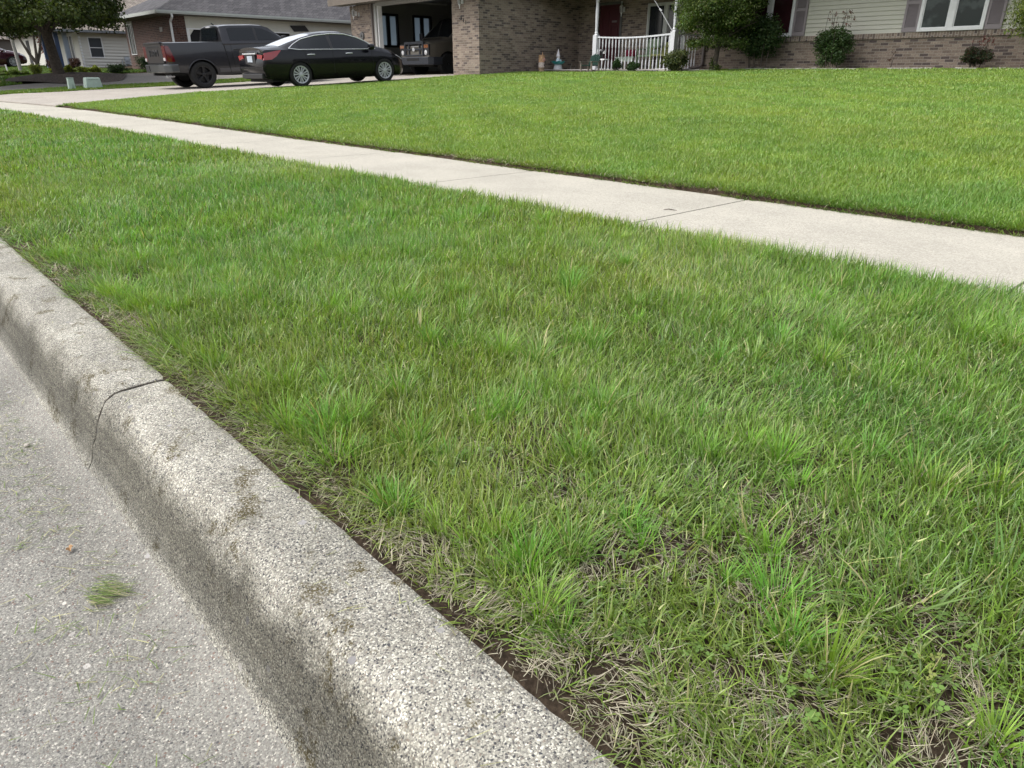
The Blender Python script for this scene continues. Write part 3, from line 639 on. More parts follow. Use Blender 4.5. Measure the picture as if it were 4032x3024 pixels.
# garage interior
mb = MB(); WX0, WX1 = -27.5, -27.3; zb, zt = 1.86, 3.11
mb.box(WX0,WX1,16.76,17.64,.5,3.6).box(WX0,WX1,18.62,19.34,.5,3.6).box(WX0,WX1,20.32,24,.5,3.6)
for (a, b) in ((17.64,18.62),(19.34,20.32)): mb.box(WX0,WX1,a,b,.5,zb).box(WX0,WX1,a,b,zt,3.6)
mb.box(-27.3,-19.82,23.8,24,.5,3.6); obj('garage_lining', mb, M_beigewall, H)
obj('garage_ceiling', MB().box(-27.5,-19.8,16.76,24,3.61,3.66), mat('ceiling_board', (.12,.12,.115), .9), H)
obj('garage_floor', MB().box(-27.3,-19.82,16.55,23.8,.45,FZ), mat('garage_floor_concrete', (.16,.15,.14), .7, var=.2), H)
m, t, b = newmat('frosted_pane'); b.inputs['Base Color'].default_value = (.5,.55,.58,1)
tr = t.nodes.new('ShaderNodeBsdfTranslucent'); tr.inputs['Color'].default_value = (.5,.57,.62,1); ms = t.nodes.new('ShaderNodeMixShader'); ms.inputs[0].default_value = .8
t.links.new(b.outputs[0], ms.inputs[1]); t.links.new(tr.outputs[0], ms.inputs[2]); t.links.new(ms.outputs[0], t.nodes['Material Output'].inputs[0]); M_frost = m
for (a, b) in ((17.64,18.62),(19.34,20.32)):
    w = obj('window', frame(MB(), 'y', WX1, a, b, zb, zt, .085, -.1, .03).box(WX1-.1, WX1+.02, (a+b)/2-.075, (a+b)/2+.075, zb+.08, zt-.08), M_darktrim, H)
    obj('pane', MB().box(WX1-.07, WX1-.06, a+.08, b-.08, zb+.08, zt-.08), M_frost, w)
for x in (-25.55, -21.2): obj('garage_door_track', MB().box(x,x+.05,16.9,19.8,3.38,3.43), M_trim, H)
obj('garage_door', MB().box(-25.5,-21.2,17.3,19.7,3.45,3.5), mat('garage_door_panel', (.10,.10,.095), .6), H, label='garage door rolled up under the ceiling')
jm = MB().box(-25.98,-25.90,16.47,16.78,.8,3.34).box(-25.90,-25.80,16.52,16.78,.8,3.34); obj('door_jamb', jm, mat('jamb_brown', (.13,.11,.10), .7), H)
obj('door_jamb', MB().box(-25.80,-25.66,16.50,16.78,.8,3.28).box(-25.66,-21.0,16.50,16.78,3.20,3.34), M_trim, H)
obj('weather_strip', MB().box(-25.66,-25.60,16.56,16.74,.8,3.2), M_white, H)
# facade right of the porch
obj('facade_wall', MB().box(-14.0,7.0,20.80,21.0,.5,1.715), M_brick, H)
obj('sill_course', MB().box(-14.0,7.0,20.755,20.80,1.715,1.845), M_soldier, H)
obj('siding', siding(MB(), 'x', 20.80, -14.0, 7.0, 1.845, 3.62, .104, .030), M_siding, H)
obj('entry_wall', MB().box(-19.6,-18.78,21.3,21.5,.6,3.6).box(-17.6,-13.8,21.3,21.5,.6,3.6).box(-18.78,-17.6,21.3,21.5,3.16,3.6).box(-14.0,-13.8,21.0,21.3,.5,3.6), M_brick, H)
def window(name, x0, x1, z0, z1, mull, pos, glass, fr=M_white, w=.07, d=.05):
    mb = frame(MB(), 'x', pos, x0, x1, z0, z1, w, -.01, d)
    for mx in mull: mb.box(mx-.075, mx+.075, pos-d-.003, pos+.01, z0+w, z1-w)
    f = obj(name, mb, fr, H, bevel=.006); obj('pane', MB().box(x0+w*.9, x1-w*.9, pos-.02, pos-.012, z0+w*.9, z1-w*.9), glass, f); 
    sash = MB(); ed = [x0+w]+[q for mx in mull for q in (mx-.075, mx+.075)]+[x1-w]
    for a, b in zip(ed[::2], ed[1::2]): frame(sash, 'x', pos, a, b, z0+w, z1-w, .022, .012, .03)
    obj('sash', sash, fr, f); return f
m, t, b = newmat('swirled_glass'); v = noise(t, 2.2, 3); swirl = thr(t, v, .52, .60); c = mixc(t, swirl, (.010,.020,.020), (.045,.062,.060)); t.links.new(c, b.inputs['Base Color']); b.inputs['Roughness'].default_value = .07; b.inputs['Specular IOR Level'].default_value = .3; M_swirl = m  # dark teal glass with slightly paler noise swirls
window('window', -12.62, -10.98, 1.85, 3.3, [-11.73], 20.76, M_glass2)
window('window', -7.66, -6.18, 1.85, 3.3, [-6.93], 20.76, M_swirl)
def shutter(x0, x1, z0, z1):
    mb = frame(MB(), 'x', 20.765, x0, x1, z0, z1, .055, -.01, .03); mb.box(x0+.05, x1-.05, 20.738, 20.76, z0+.62, z0+.68); obj_ = mb
    z = z0+.12
    mb.box(x0+.055, x1-.055, 20.739, 20.76, z0+.055, z0+.10)
    while z < z1-.07:
        if not (z0+.60 < z < z0+.69): mb.add([(x0+.05,20.738,z),(x1-.05,20.738,z),(x1-.05,20.758,z+.022),(x0+.05,20.758,z+.022)], [(0,1,2,3)])
        z += .028
    mb.box(x0+.05, x1-.05, 20.760, 20.765, z0+.05, z1-.05)
    return obj('shutter', mb, M_shutter, H)
for a in (-10.975, -8.03, -6.175, -13.0): shutter(a, a+.365, 1.855, 3.3)
# porch
obj('porch_floor', MB().box(-19.6,-13.95,19.45,21.3,.98,1.015), M_concrete, H)
obj('porch_skirting', MB().box(-17.25,-14.0,19.5,21.2,.6,.975), M_darkwood, H)
obj('porch_footing', MB().box(-17.3,-13.9,19.38,19.5,.6,.935), M_stone, H)
PR = lambda x: 2.0-.055*math.sin(math.pi*(x+17.15)/3.05)
PB = lambda x: 1.035-.03*math.sin(math.pi*(x+17.15)/3.05)
def post(x, y, z0, z1):
    mb = MB().box(x-.078,x+.078,y-.078,y+.078,z0,2.04)
    mb.lathe([(.075,2.04),(.05,2.07),(.062,2.10),(.045,2.14),(.052,2.5),(.055,2.75),(.045,2.98),(.068,3.03),(.048,3.06),(.075,3.09)], (x,y,0), 14); mb.box(x-.075,x+.075,y-.075,y+.075,3.09,z1)
    return obj('porch_post', mb, M_oldwhite, H)
R_ = [i/12 for i in range(13)]
def rail(f, w, h):
    P = [(-17.08+2.92*t, 19.5, f(-17.08+2.92*t)) for t in R_]; mb = MB()
    for a, b in zip(P[:-1], P[1:]):
        mb.add([(a[0],a[1]-w,a[2]-h),(b[0],b[1]-w,b[2]-h),(b[0],b[1]+w,b[2]-h),(a[0],a[1]+w,a[2]-h),(a[0],a[1]-w,a[2]),(b[0],b[1]-w,b[2]),(b[0],b[1]+w,b[2]),(a[0],a[1]+w,a[2])],
               [(0,3,2,1),(4,5,6,7),(0,1,5,4),(2,3,7,6)])
    return mb
RL = H
obj('handrail', rail(PR, .04, .045), M_oldwhite, H); obj('bottom_rail', rail(PB, .035, .05), M_oldwhite, H)
bal = [(.017,0),(.017,.04),(.022,.14),(.021,.24),(.010,.29),(.008,.33),(.012,.48),(.015,.54),(.009,.60),(.022,.66),(.023,.84),(.017,.90)]
def baluster(x, y, z0, z1):
    k = (z1-z0)/.90; return obj('baluster', MB().lathe([(r, h*k) for r, h in bal], (x, y, z0), 8), M_oldwhite, H, smooth=True)
NB = 21
for i in range(NB):
    x = -17.08+2.92*(i+.5)/NB; baluster(x, 19.5, PB(x)-.01, PR(x)-.04)
post(-17.17, 19.5, 1.0, 3.32); post(-14.08, 19.5, .95, 3.32)
obj('handrail', MB().box(-14.10,-14.02,19.6,20.8,1.955,2.0), M_oldwhite, H); obj('bottom_rail', MB().box(-14.10,-14.03,19.6,20.8,.99,1.035), M_oldwhite, H)
for i in range(7): baluster(-14.06, 19.72+i*.155, 1.03, 1.96)
d = obj('front_door', MB().box(-18.6,-17.66,21.28,21.36,1.06,3.08), M_reddoor, H)
dm = MB()
for (a, b, c, e) in ((-18.5,-18.18,1.2,1.9),(-18.08,-17.76,1.2,1.9),(-18.5,-18.18,2.05,2.9),(-18.08,-17.76,2.05,2.45)): frame(dm, 'x', 21.28, a, b, c, e, .03, 0, .012)
obj('door_panel', dm, M_reddoor, d); obj('letter_plate', MB().box(-18.03,-17.81,21.262,21.279,2.52,2.58), mat('dull_metal', (.25,.22,.22), .4, metal=.8), d)
obj('door_frame', frame(MB(), 'x', 21.3, -18.78, -17.60, 1.0, 3.16, .085, -.02, .03), mat('frame_grey', (.10,.10,.095), .7), H)
window('window', -16.5, -14.95, 1.5, 3.02, [-15.74], 21.30, mat('porch_glass', (.010,.014,.018), .08), mat('dim_frame_paint', (.46,.47,.44), .6), .07)
# eaves, roof
sf = MB().box(-28.1,-19.2,15.95,16.5,3.30,3.34).box(-19.6,-19.15,16.5,20.2,3.62,3.66).box(-19.59,-13.6,19.15,21.3,3.34,3.38).box(-13.6,7.6,20.2,20.8,3.62,3.66); obj('soffit', sf, M_soffit, H)
obj('porch_beam', MB().box(-19.59,-13.6,19.42,19.58,3.32-.0,3.339).box(-19.59,-13.9,19.17,19.25,3.2,3.34), M_trim, H)
obj('fascia', MB().box(-28.15,-19.15,15.90,15.95,3.28,3.50).box(-19.15,-19.1,15.9,19.1,3.30,3.52).box(-13.6,7.6,20.15,20.2,3.6,3.8), M_fascia, H)
r = MB(); hip(r, -28.2,-19.1,15.85,26,3.67,.45); hip(r, -19.6,8,19.05,31,3.672,.45); obj('roof', r, M_roof, H)
# lanterns, digits, fittings
def lantern(x, y, z, parent, s=1):
    mb = MB().box(x-.05*s,x+.05*s,y-.02,y,z-.10*s,z+.06*s).tube([(x,y-.02,z-.04*s),(x,y-.10*s,z-.07*s),(x,y-.13*s,z-.02*s)], .010*s, 6)
    mb.lathe([(.018,.34),(.006,.30),(.014,.25),(.07,.19),(.062,.185)], (x,y-.13*s,z-.12*s), 8); mb.lathe([(.045,0),(.02,-.02),(.012,-.07),(.004,-.13)], (x,y-.13*s,z-.12*s), 8)
    for k in range(4):
        a = k*1.571+.785; mb.tube([(x+.045*math.cos(a),y-.13*s+.045*math.sin(a),z-.12*s),(x+.062*math.cos(a),y-.13*s+.062*math.sin(a),z+.07*s)], .005, 4)
    l = obj('wall_lantern', mb, M_white, parent); obj('lantern_glass', MB().lathe([(.038,-.12),(.055,.065)], (x,y-.13*s,z), 8), mat('lantern_glass', (.25,.25,.24), .15), l); return l
lantern(-27.06, 16.5, 3.03, H); lantern(-20.42, 16.5, 3.06, H); lantern(-17.55, 21.3, 2.92, H)
obj('outlet_cover', MB().box(-26.90,-26.80,16.48,16.5,2.90,3.03), M_trim, H, bevel=.008)
obj('hose_reel', MB().lathe([(.13,0),(.13,-.05),(.05,-.055),(.05,-.03),(.03,-.09)], (-26.70,16.5,2.22), 16, axis='y'), mat('grey_plastic', (.12,.12,.12), .6), H)
def text(name, s, size, depth, matl, parent, M4):
    cu = bpy.data.curves.new(name, 'FONT'); cu.body = s; cu.size = size; cu.extrude = depth; cu.align_x = 'CENTER'; cu.align_y = 'CENTER'; cu.space_character = 1.05
    tmp = bpy.data.objects.new(name+'_tmp', cu); col.objects.link(tmp); bpy.context.view_layer.update()
    me = bpy.data.meshes.new_from_object(tmp.evaluated_get(bpy.context.evaluated_depsgraph_get())); bpy.data.objects.remove(tmp)
    me.transform(M4); me.materials.clear(); me.materials.append(matl); o = bpy.data.objects.new(name, me); col.objects.link(o)
    if parent: o.parent = parent
    return o
off = H.location
for dgt, x, z in (('3', -20.51, 2.545), ('1', -20.385, 2.475), ('1', -20.26, 2.405)):
    text('house_number', dgt, .17, .008, M_darktrim, H, Matrix.Translation(Vector((x, 16.49, z))-off) @ Matrix.Rotation(math.pi/2, 4, 'X'))
# downspout at the porch corner
obj('downspout', MB().tube([(-13.82,20.74,3.6),(-13.82,20.74,1.18),(-13.86,20.68,1.08),(-14.05,20.45,1.05),(-14.35,20.15,1.02)], .045, 8), mat('brown_downspout', (.20,.17,.165), .5), H)
# leaning pole on the porch
obj('porch_pole', MB().tube([(-15.25,19.35,3.42),(-14.55,19.42,2.58),(-14.12,19.44,2.06)], .010, 8).tube([(-14.55,19.42,2.60),(-14.62,19.41,2.66)], .028, 8), mat('pole_white', (.45,.46,.47), .4), None, label='thin white pole bracketed diagonally to the right porch post', cat='pole')
# edging stones along the bed
x = -14.4
while x < 4:
    L = .16+.16*rnd.random(); y = 19.95+.05*rnd.random() if x > -12.5 else 19.3+.05*rnd.random()
    if x > -5.6 or x < -8.8 or rnd.random() < .35:
        zz = float(G(x, y)); mb = MB().obox((x+L/2, y, zz+.02), Vector((1,.1*(rnd.random()-.5),0)).normalized(), Vector((0,1,0)), Vector((0,0,1)), L/2-.008, .05, .018+.022*rnd.random())
        obj('edging_stone', mb, M_stone, None, label='pale edging stone in the low border along the house bed', cat='stone', group='edging stones along the house bed', bevel=.015)
    x += L

# ---- neighbour's brick house (eave corner at the left of the pickup)
N = thing('brick_house', (-38, 12.05, .7), 'neighbouring dark red brick house with grey hip roof and white gutter', 'house')
mb = MB().box(-41.2,-40.78,12.05,12.3,.4,3.12).box(-39.98,-35.2,12.05,12.3,.4,3.12).box(-40.78,-39.98,12.05,12.3,.4,1.66).box(-41.2,-41.0,12.3,30,.4,3.12).box(-35.2,-35.0,12.05,12.74,.4,3.12); obj('brick_wall', mb, M_redbrick, N)
sd_ = MB(); siding(sd_, 'y', -35.0, 12.74, 30, 2.66, 3.12, .12, .012); siding(sd_, 'y', -35.0, 21.2, 30, .5, 2.66, .12, .012); siding(sd_, 'y', -35.0, 17.6, 18.3, .5, 2.66, .12, .012); obj('siding', sd_, M_siding2, N)
obj('garage_shade_block', MB().box(-35.6,-35.1,12.9,17.6,.5,2.63), M_dark, N)  # solid near-black block; the shade inside the open garage is its colour
obj('opening_corner', MB().prism([(12.86,2.63),(12.86,2.36),(13.08,2.63)], 'x', -35.09, -35.0), M_siding2, N)
obj('opening_trim', MB().box(-35.05,-34.98,12.74,12.86,.5,2.66).box(-35.05,-34.985,12.86,17.6,2.61,2.66), M_white, N)
gd = MB().box(-35.08,-35.02,18.3,21.2,.6,2.66)
for i in range(4):
    for j in range(4): frame(gd, 'y', -35.02, 18.38+j*.71, 18.38+j*.71+.62, .7+i*.48, 1.12+i*.48, .03, 0, .012)
obj('garage_door', gd, M_white, N)
obj('wall_panel', MB().prism([(17.62,2.95),(18.40,2.98),(18.6,2.74),(17.82,2.70)], 'x', -34.98, -34.93), M_darktrim, N, label='black slanted panel on the pale wall above the opening')
obj('soffit', MB().box(-41.8,-34.45,11.5,12.05,3.12,3.15).box(-35.0,-34.45,12.05,30.5,3.12,3.15), M_soffit, N)
hp = MB(); hip(hp, -41.85,-34.42,11.45,30.6,3.27,.50); obj('roof', hp, M_roof, N)
gt = MB()
for s0, s1 in ((0,.02),(.02,.075),(.075,.12)):
    e = {0:.0,.02:.02,.075:.0}[s0]; gt.box(-34.42,-34.36+e+.03,11.40,30.6,3.27-s1,3.27-s0)
gt.box(-41.85,-34.42,11.38,11.45,3.14,3.27); obj('gutter', gt, M_whitegutter, N)
obj('downspout', MB().tube([(-34.38,12.0,3.16),(-34.40,12.02,3.05),(-34.62,12.04,2.95),(-34.93,12.1,2.88),(-34.94,12.1,2.6),(-34.94,12.1,.7)], .048, 8), M_white, N)
w = obj('window', frame(MB(), 'x', 12.05, -40.78, -39.98, 1.66, 3.0, .035, -.01, .03).box(-40.40,-40.37,12.0,12.06,1.7,2.97), M_white, N); obj('pane', MB().box(-40.76,-40.0,12.08,12.1,1.66,3.0), M_glass, w)
obj('window_head', MB().box(-40.82,-39.94,12.02,12.05,3.0,3.12), M_trim, N)
obj('wall_plaque', MB().box(-36.22,-35.86,12.02,12.05,2.52,2.70), mat('plaque', (.26,.24,.22), .7), N, bevel=.01)
sm_ = MB()
for i in range(5):
    a = math.pi/2+i*1.2566; c = (-34.985, 12.40, 2.55); sm_.add([(-34.955,c[1],c[2]), (-34.985,c[1]+.13*math.cos(a),c[2]+.19*math.sin(a)), (-34.985,c[1]+.05*math.cos(a+.63),c[2]+.07*math.sin(a+.63)), (-34.985,c[1]+.05*math.cos(a-.63),c[2]+.07*math.sin(a-.63))], [(0,1,2),(0,3,1)])
obj('wall_star', sm_, mat('rusty_metal', (.12,.06,.045), .6, metal=.3), N)

# ---- pale siding house with blue porch posts further along
S = thing('siding_house', (-52, 13, 1.0), 'cream siding house with blue porch posts seen behind the big tree', 'house')
sd_ = MB(); siding(sd_, 'y', -50, 12.0, 12.47, .8, 3.0, .165, .07); siding(sd_, 'y', -50, 13.23, 20, .8, 3.0, .165, .07); siding(sd_, 'y', -50, 12.47, 13.23, .8, 1.68, .165, .07); siding(sd_, 'y', -50, 12.47, 13.23, 2.74, 3.0, .115, .02); siding(sd_, 'x', 12.0, -58, -50, .8, 3.0, .115, .02)
obj('siding', sd_, mat('cream_boards', (.66,.64,.58), .6), S)
obj('corner_board', MB().box(-50.0,-49.95,12.0,12.10,.8,3.0), M_white, S)
w = obj('window', frame(MB(), 'y', -50, 12.47, 13.23, 1.66, 2.76, .05, -.02, .05).box(-50.02,-49.97,12.5,13.2,2.18,2.22), M_white, S); obj('pane', MB().box(-50.02,-50.0,12.5,13.2,1.7,2.72), M_screen, w)
w = obj('window', frame(MB(), 'x', 12.0, -52.6, -51.2, 1.5, 2.9, .08, -.01, .05).box(-51.94,-51.86,11.95,12,1.5,2.9), M_white, S); obj('pane', MB().box(-52.55,-51.25,11.98,11.995,1.55,2.85), M_screen, w)
M_blue = mat('navy_paint', (.035,.06,.13), .5)
for (x, y) in ((-50.1,10.9),(-50.1,11.35),(-53.2,10.9)):
    obj('porch_post', MB().box(x-.11,x+.11,y-.11,y+.11,1.0,2.95), M_blue if y < 11.2 else mat('pale_blue_paint', (.25,.29,.35), .5), S, bevel=.01)
obj('porch_post', MB().box(-50.02,-49.94,10.42,10.5,1.0,2.95), M_white, S); obj('porch_post', MB().box(-50.02,-49.94,10.62,10.7,1.0,2.95), M_white, S)
obj('porch_floor', MB().box(-56,-49.9,10.6,12,.8,1.12), M_concrete, S)
obj('soffit', MB().box(-58.6,-49.4,10.2,20.6,3.0,3.04), M_soffit, S); obj('gutter', MB().box(-49.44,-49.3,10.15,20.6,2.97,3.10).box(-58.6,-49.44,10.1,10.2,2.97,3.10), mat('dark_gutter', (.16,.17,.18), .5), S)
hp = MB(); hip(hp, -58.8,-49.32,10.12,24,3.10,.62); obj('roof', hp, M_roof2, S)
obj('electric_meter', MB().box(-49.98,-49.82,14.25,14.5,1.35,1.75).tube([(-49.9,14.3,1.35),(-49.9,14.3,.9)], .03, 6).tube([(-49.9,14.1,1.6),(-49.9,14.1,.9)], .025, 6).lathe([(.08,0),(.08,.08),(.03,.09)], (-49.82,14.37,1.58), 12, axis='x'), mat('meter_grey', (.42,.45,.48), .4), S)
# ---- far houses closing the street
def farhouse(x, y, wx, wy, h, base, wm, rm, label):
    E_ = thing('far_house', (x, y, base), label, 'house')
    sd_ = MB().box(x-wx,x+wx,y,y+wy,base-.5,base+h); obj('wall', sd_, wm, E_)
    hp = MB(); hip(hp, x-wx-.5, x+wx+.5, y-.5, y+wy+.5, base+h, .55); obj('roof', hp, rm, E_)
    for k in (.25, .75):
        yy = y+wy*k; w = obj('window', frame(MB(), 'y', x+wx, yy-.6, yy+.6, base+.9, base+2.2, .08, -.01, .05), M_white, E_); obj('pane', MB().box(x+wx-.01, x+wx+.02, yy-.55, yy+.55, base+.95, base+2.15), M_glass, w)
    obj('front_door', MB().box(x-.5,x+.5,y-.03,y,base+.1,base+2.2), M_darktrim, E_)
    return E_
farhouse(-72, 13.6, 5, 10, 2.5, 1.0, M_siding2, M_roof, 'distant white siding house beyond the small forked tree')
farhouse(-92, 13.4, 6, 12, 2.7, 1.0, mat('taupe_boards', (.17,.15,.13), .8), M_roof2, 'distant taupe house partly hidden behind the maroon car')
farhouse(-118, 12.5, 6, 12, 2.7, 1.0, M_brick, M_roof, 'small brick house farthest along the street')
# ------------------------------------------------------------------ vehicles (local frame: +y is forward, z=0 ground)
M_black = mat('black_car_paint', (.004,.004,.006), .25, spec=.2, coat=.5)
M_grey = mat('granite_car_paint', (.036,.036,.041), .30, metal=.5, spec=.4, coat=.6)
M_vangold = mat('pewter_van_paint', (.145,.13,.108), .28, metal=.35, coat=.8)
M_maroon = mat('maroon_car_paint', (.045,.008,.016), .2, coat=1)
M_chrome = mat('chrome', (.78,.79,.82), .25, metal=.55)
M_tyre = mat('tyre_rubber', (.012,.012,.012), .8, bump=.2)
M_alloy = mat('silver_alloy', (.52,.53,.56), .35, metal=.25)
M_blackalloy = mat('black_alloy', (.012,.012,.013), .35)
M_tint = mat('tinted_glass', (.008,.010,.012), .05, spec=.55)
M_red = mat('red_lens', (.30,.006,.010), .12, coat=1)
M_darkred = mat('dark_red_lens', (.09,.003,.006), .15, coat=1)
M_clear = mat('clear_lens', (.62,.62,.62), .1, coat=1)
M_amber = mat('amber_lens', (.25,.08,.02), .15, coat=1)
M_plastic = mat('black_plastic', (.02,.02,.022), .5)
M_bluegrey = mat('dark_bumper', (.03,.033,.042), .45)
M_plate = mat('licence_plate', (.45,.50,.56), .4, var=.25, vscale=40)
def prof(pts):
    X = [p[0] for p in pts]; Z = [p[1] for p in pts]; return lambda y: float(np.interp(y, X, Z))
class Car:
    def __init__(s, zb, belt, top, w, rw, rear, front, arches, y0, y1, sill=.06, ar=.36, bulge=.05):
        s.zb, s.belt, s.top, s.w, s.rw, s.rear, s.front, s.arches, s.y0, s.y1, s.ar, s.bulge, s.sill = prof(zb), prof(belt), prof(top), prof(w), prof(rw), prof(rear), prof(front), arches, y0, y1, ar, bulge, sill
    def bot(s, y):
        z = s.zb(y)
        for (a, zc, r) in s.arches:
            d = abs(y-a)
            if d < r: z = max(z, zc+math.sqrt(r*r-d*d))
        return z
    def sidex(s, y, z):
        b = s.belt(y); w = s.w(y); zl = s.zb(y)
        if z <= b:
            t = (z-zl)/max(b-zl, .01); return w*(1-s.bulge*(2*t-1.1)**2)-(.0 if t > .12 else (0.12-t)*.25)
        tp = s.top(y)-.05; u = min(max((z-b)/max(tp-b, .02), 0), 1); x0 = w*(1-s.bulge*.81); return x0+(s.rw(y)-x0)*(u*.85+.15*u*u)
    def ring(s, y):
        P = []; zb = s.bot(y); b = s.belt(y); tp = s.top(y)
        for i in range(9): z = zb+(b-zb)*i/8; P.append((s.sidex(y, z), z))
        e = max(tp-.05, b+.002)
        for i in range(1, 6): z = b+(e-b)*i/5; P.append((s.sidex(y, z), z))
        r = P[-1][0]
        for k in range(1, 7):
            a = k/6; x = r*(1-a) if a < 1 else 0; P.append((x, e+(tp-e)*(1-(1-a)**3.2)))
        return P
    def clampy(s, y, z): return min(max(y, s.rear(z)), s.front(z))
    def body(s):
        ys = list(np.linspace(s.y0, s.y1, 90))
        for (a, zc, r) in s.arches: ys += [a+r*math.cos(t) for t in np.linspace(0, math.pi, 19)]+[a-r-.001, a+r+.001]
        ys = sorted(set(round(float(v), 4) for v in ys)); G_ = []
        for y in ys:
            R = s.ring(y); row = [(x, s.clampy(y, z), z) for x, z in R]; row += [(-x, s.clampy(y, z), z) for x, z in R[::-1][1:]]; G_.append(row)
        mb = MB().grid(G_); n = len(G_[0]); m = len(G_)
        for base in (0, (m-1)*n):
            for i in range(n//2): mb.f.append((base+i, base+i+1, base+n-2-i, base+n-1-i))
        return mb
    def side(s, ylo, yhi, lo, hi, off=.006, sgn=1, ny=16, nz=6):
        P = []
        for i in range(ny+1):
            y = ylo+(yhi-ylo)*i/ny; a, b = lo(y), hi(y); P.append([(sgn*(s.sidex(y, a+(b-a)*j/nz)+off), s.clampy(y, a+(b-a)*j/nz), a+(b-a)*j/nz) for j in range(nz+1)])
        return MB().grid(P)
    def roofz(s, x, y):
        R = s.ring(y); xs = [p[0] for p in R[13:]][::-1]; z = [p[1] for p in R[13:]][::-1]; return float(np.interp(abs(x), xs, z))
    def topm(s, y0, y1, hw, off=.006, ny=10, nx=10):
        P = []
        for i in range(ny+1):
            y = y0+(y1-y0)*i/ny; h = hw(y); P.append([(h*(2*j/nx-1), y, s.roofz(h*(2*j/nx-1), y)+off) for j in range(nx+1)])
        return MB().grid(P)
def wheel(parent, x, y, r, wd, rimr, rimmat, style, s=1, name='wheel', spokes=8):
    e = bpy.data.objects.new(name, None); col.objects.link(e); e.parent = parent; e.location = (x, y, r); e.empty_display_size = .1
    h = wd/2; k = 1 if x > 0 else -1
    T = [(rimr-.01,-h*.9),(rimr+.02,-h),(r*.93,-h*.98),(r*.985,-h*.8),(r,-h*.5),(r,h*.5),(r*.985,h*.8),(r*.93,h*.98),(rimr+.02,h),(rimr-.01,h*.85),(rimr-.03,h*.3),(rimr-.03,-h*.5)]
    obj('tyre', MB().lathe(T, n=36, axis='x'), M_tyre, e, smooth=True, local=True)
    mb = MB(); f = h*.70
    n = 32
    for (r0, r1, z0, z1) in ((rimr, rimr-.022, h*.9, h*.86), (rimr-.022, rimr-.03, h*.86, f*.7)):
        mb.add([(k*z0, r0*math.cos(6.2832*i/n), r0*math.sin(6.2832*i/n)) for i in range(n)]+[(k*z1, r1*math.cos(6.2832*i/n), r1*math.sin(6.2832*i/n)) for i in range(n)], [(i, (i+1) % n, n+(i+1) % n, n+i) for i in range(n)])
    R = rimr-.015
    for q in range(spokes):
        a = 6.2832*q/spokes+.2
        def pt(rr, da, zz): return (k*zz, rr*math.cos(a+da), rr*math.sin(a+da))
        if style == 'twin':
            for d in (-.13, .13):
                mb.add([pt(.05, d*1.2-.18, f+.01), pt(.05, d*1.2+.18, f+.01), pt(R, d*1.5+.085, f+.012), pt(R, d*1.5-.085, f+.012), pt(.05, d*1.2-.18, f-.03), pt(.05, d*1.2+.18, f-.03), pt(R, d*1.5+.085, f-.02), pt(R, d*1.5-.085, f-.02)],
                       [(0,1,2,3),(0,4,5,1),(1,5,6,2),(3,2,6,7),(0,3,7,4)])
        else:
            mb.add([pt(.06, -.5, f), pt(.06, .5, f), pt(R, .20, f+.012), pt(R, -.20, f+.012), pt(.06, -.5, f-.05), pt(.06, .5, f-.05), pt(R, .24, f-.03), pt(R, -.24, f-.03)], [(0,1,2,3),(0,4,5,1),(1,5,6,2),(3,2,6,7),(0,3,7,4)])
    c = [(.062, 0), (.058, .018), (.03, .024)]; mb.lathe([(a, k*(f+b)) for a, b in c], n=16, axis='x')
    obj('rim', mb, rimmat, e, local=True)
    obj('brake_disc', MB().lathe([(rimr*.8, k*(-.01)), (rimr*.8, k*.0)], n=24, axis='x'), M_plastic, e, local=True)
    return e
def strip(pts, r, mat_, parent, name='trim', n=6): return obj(name, MB().tube(pts, r, n), mat_, parent, local=True, smooth=True)
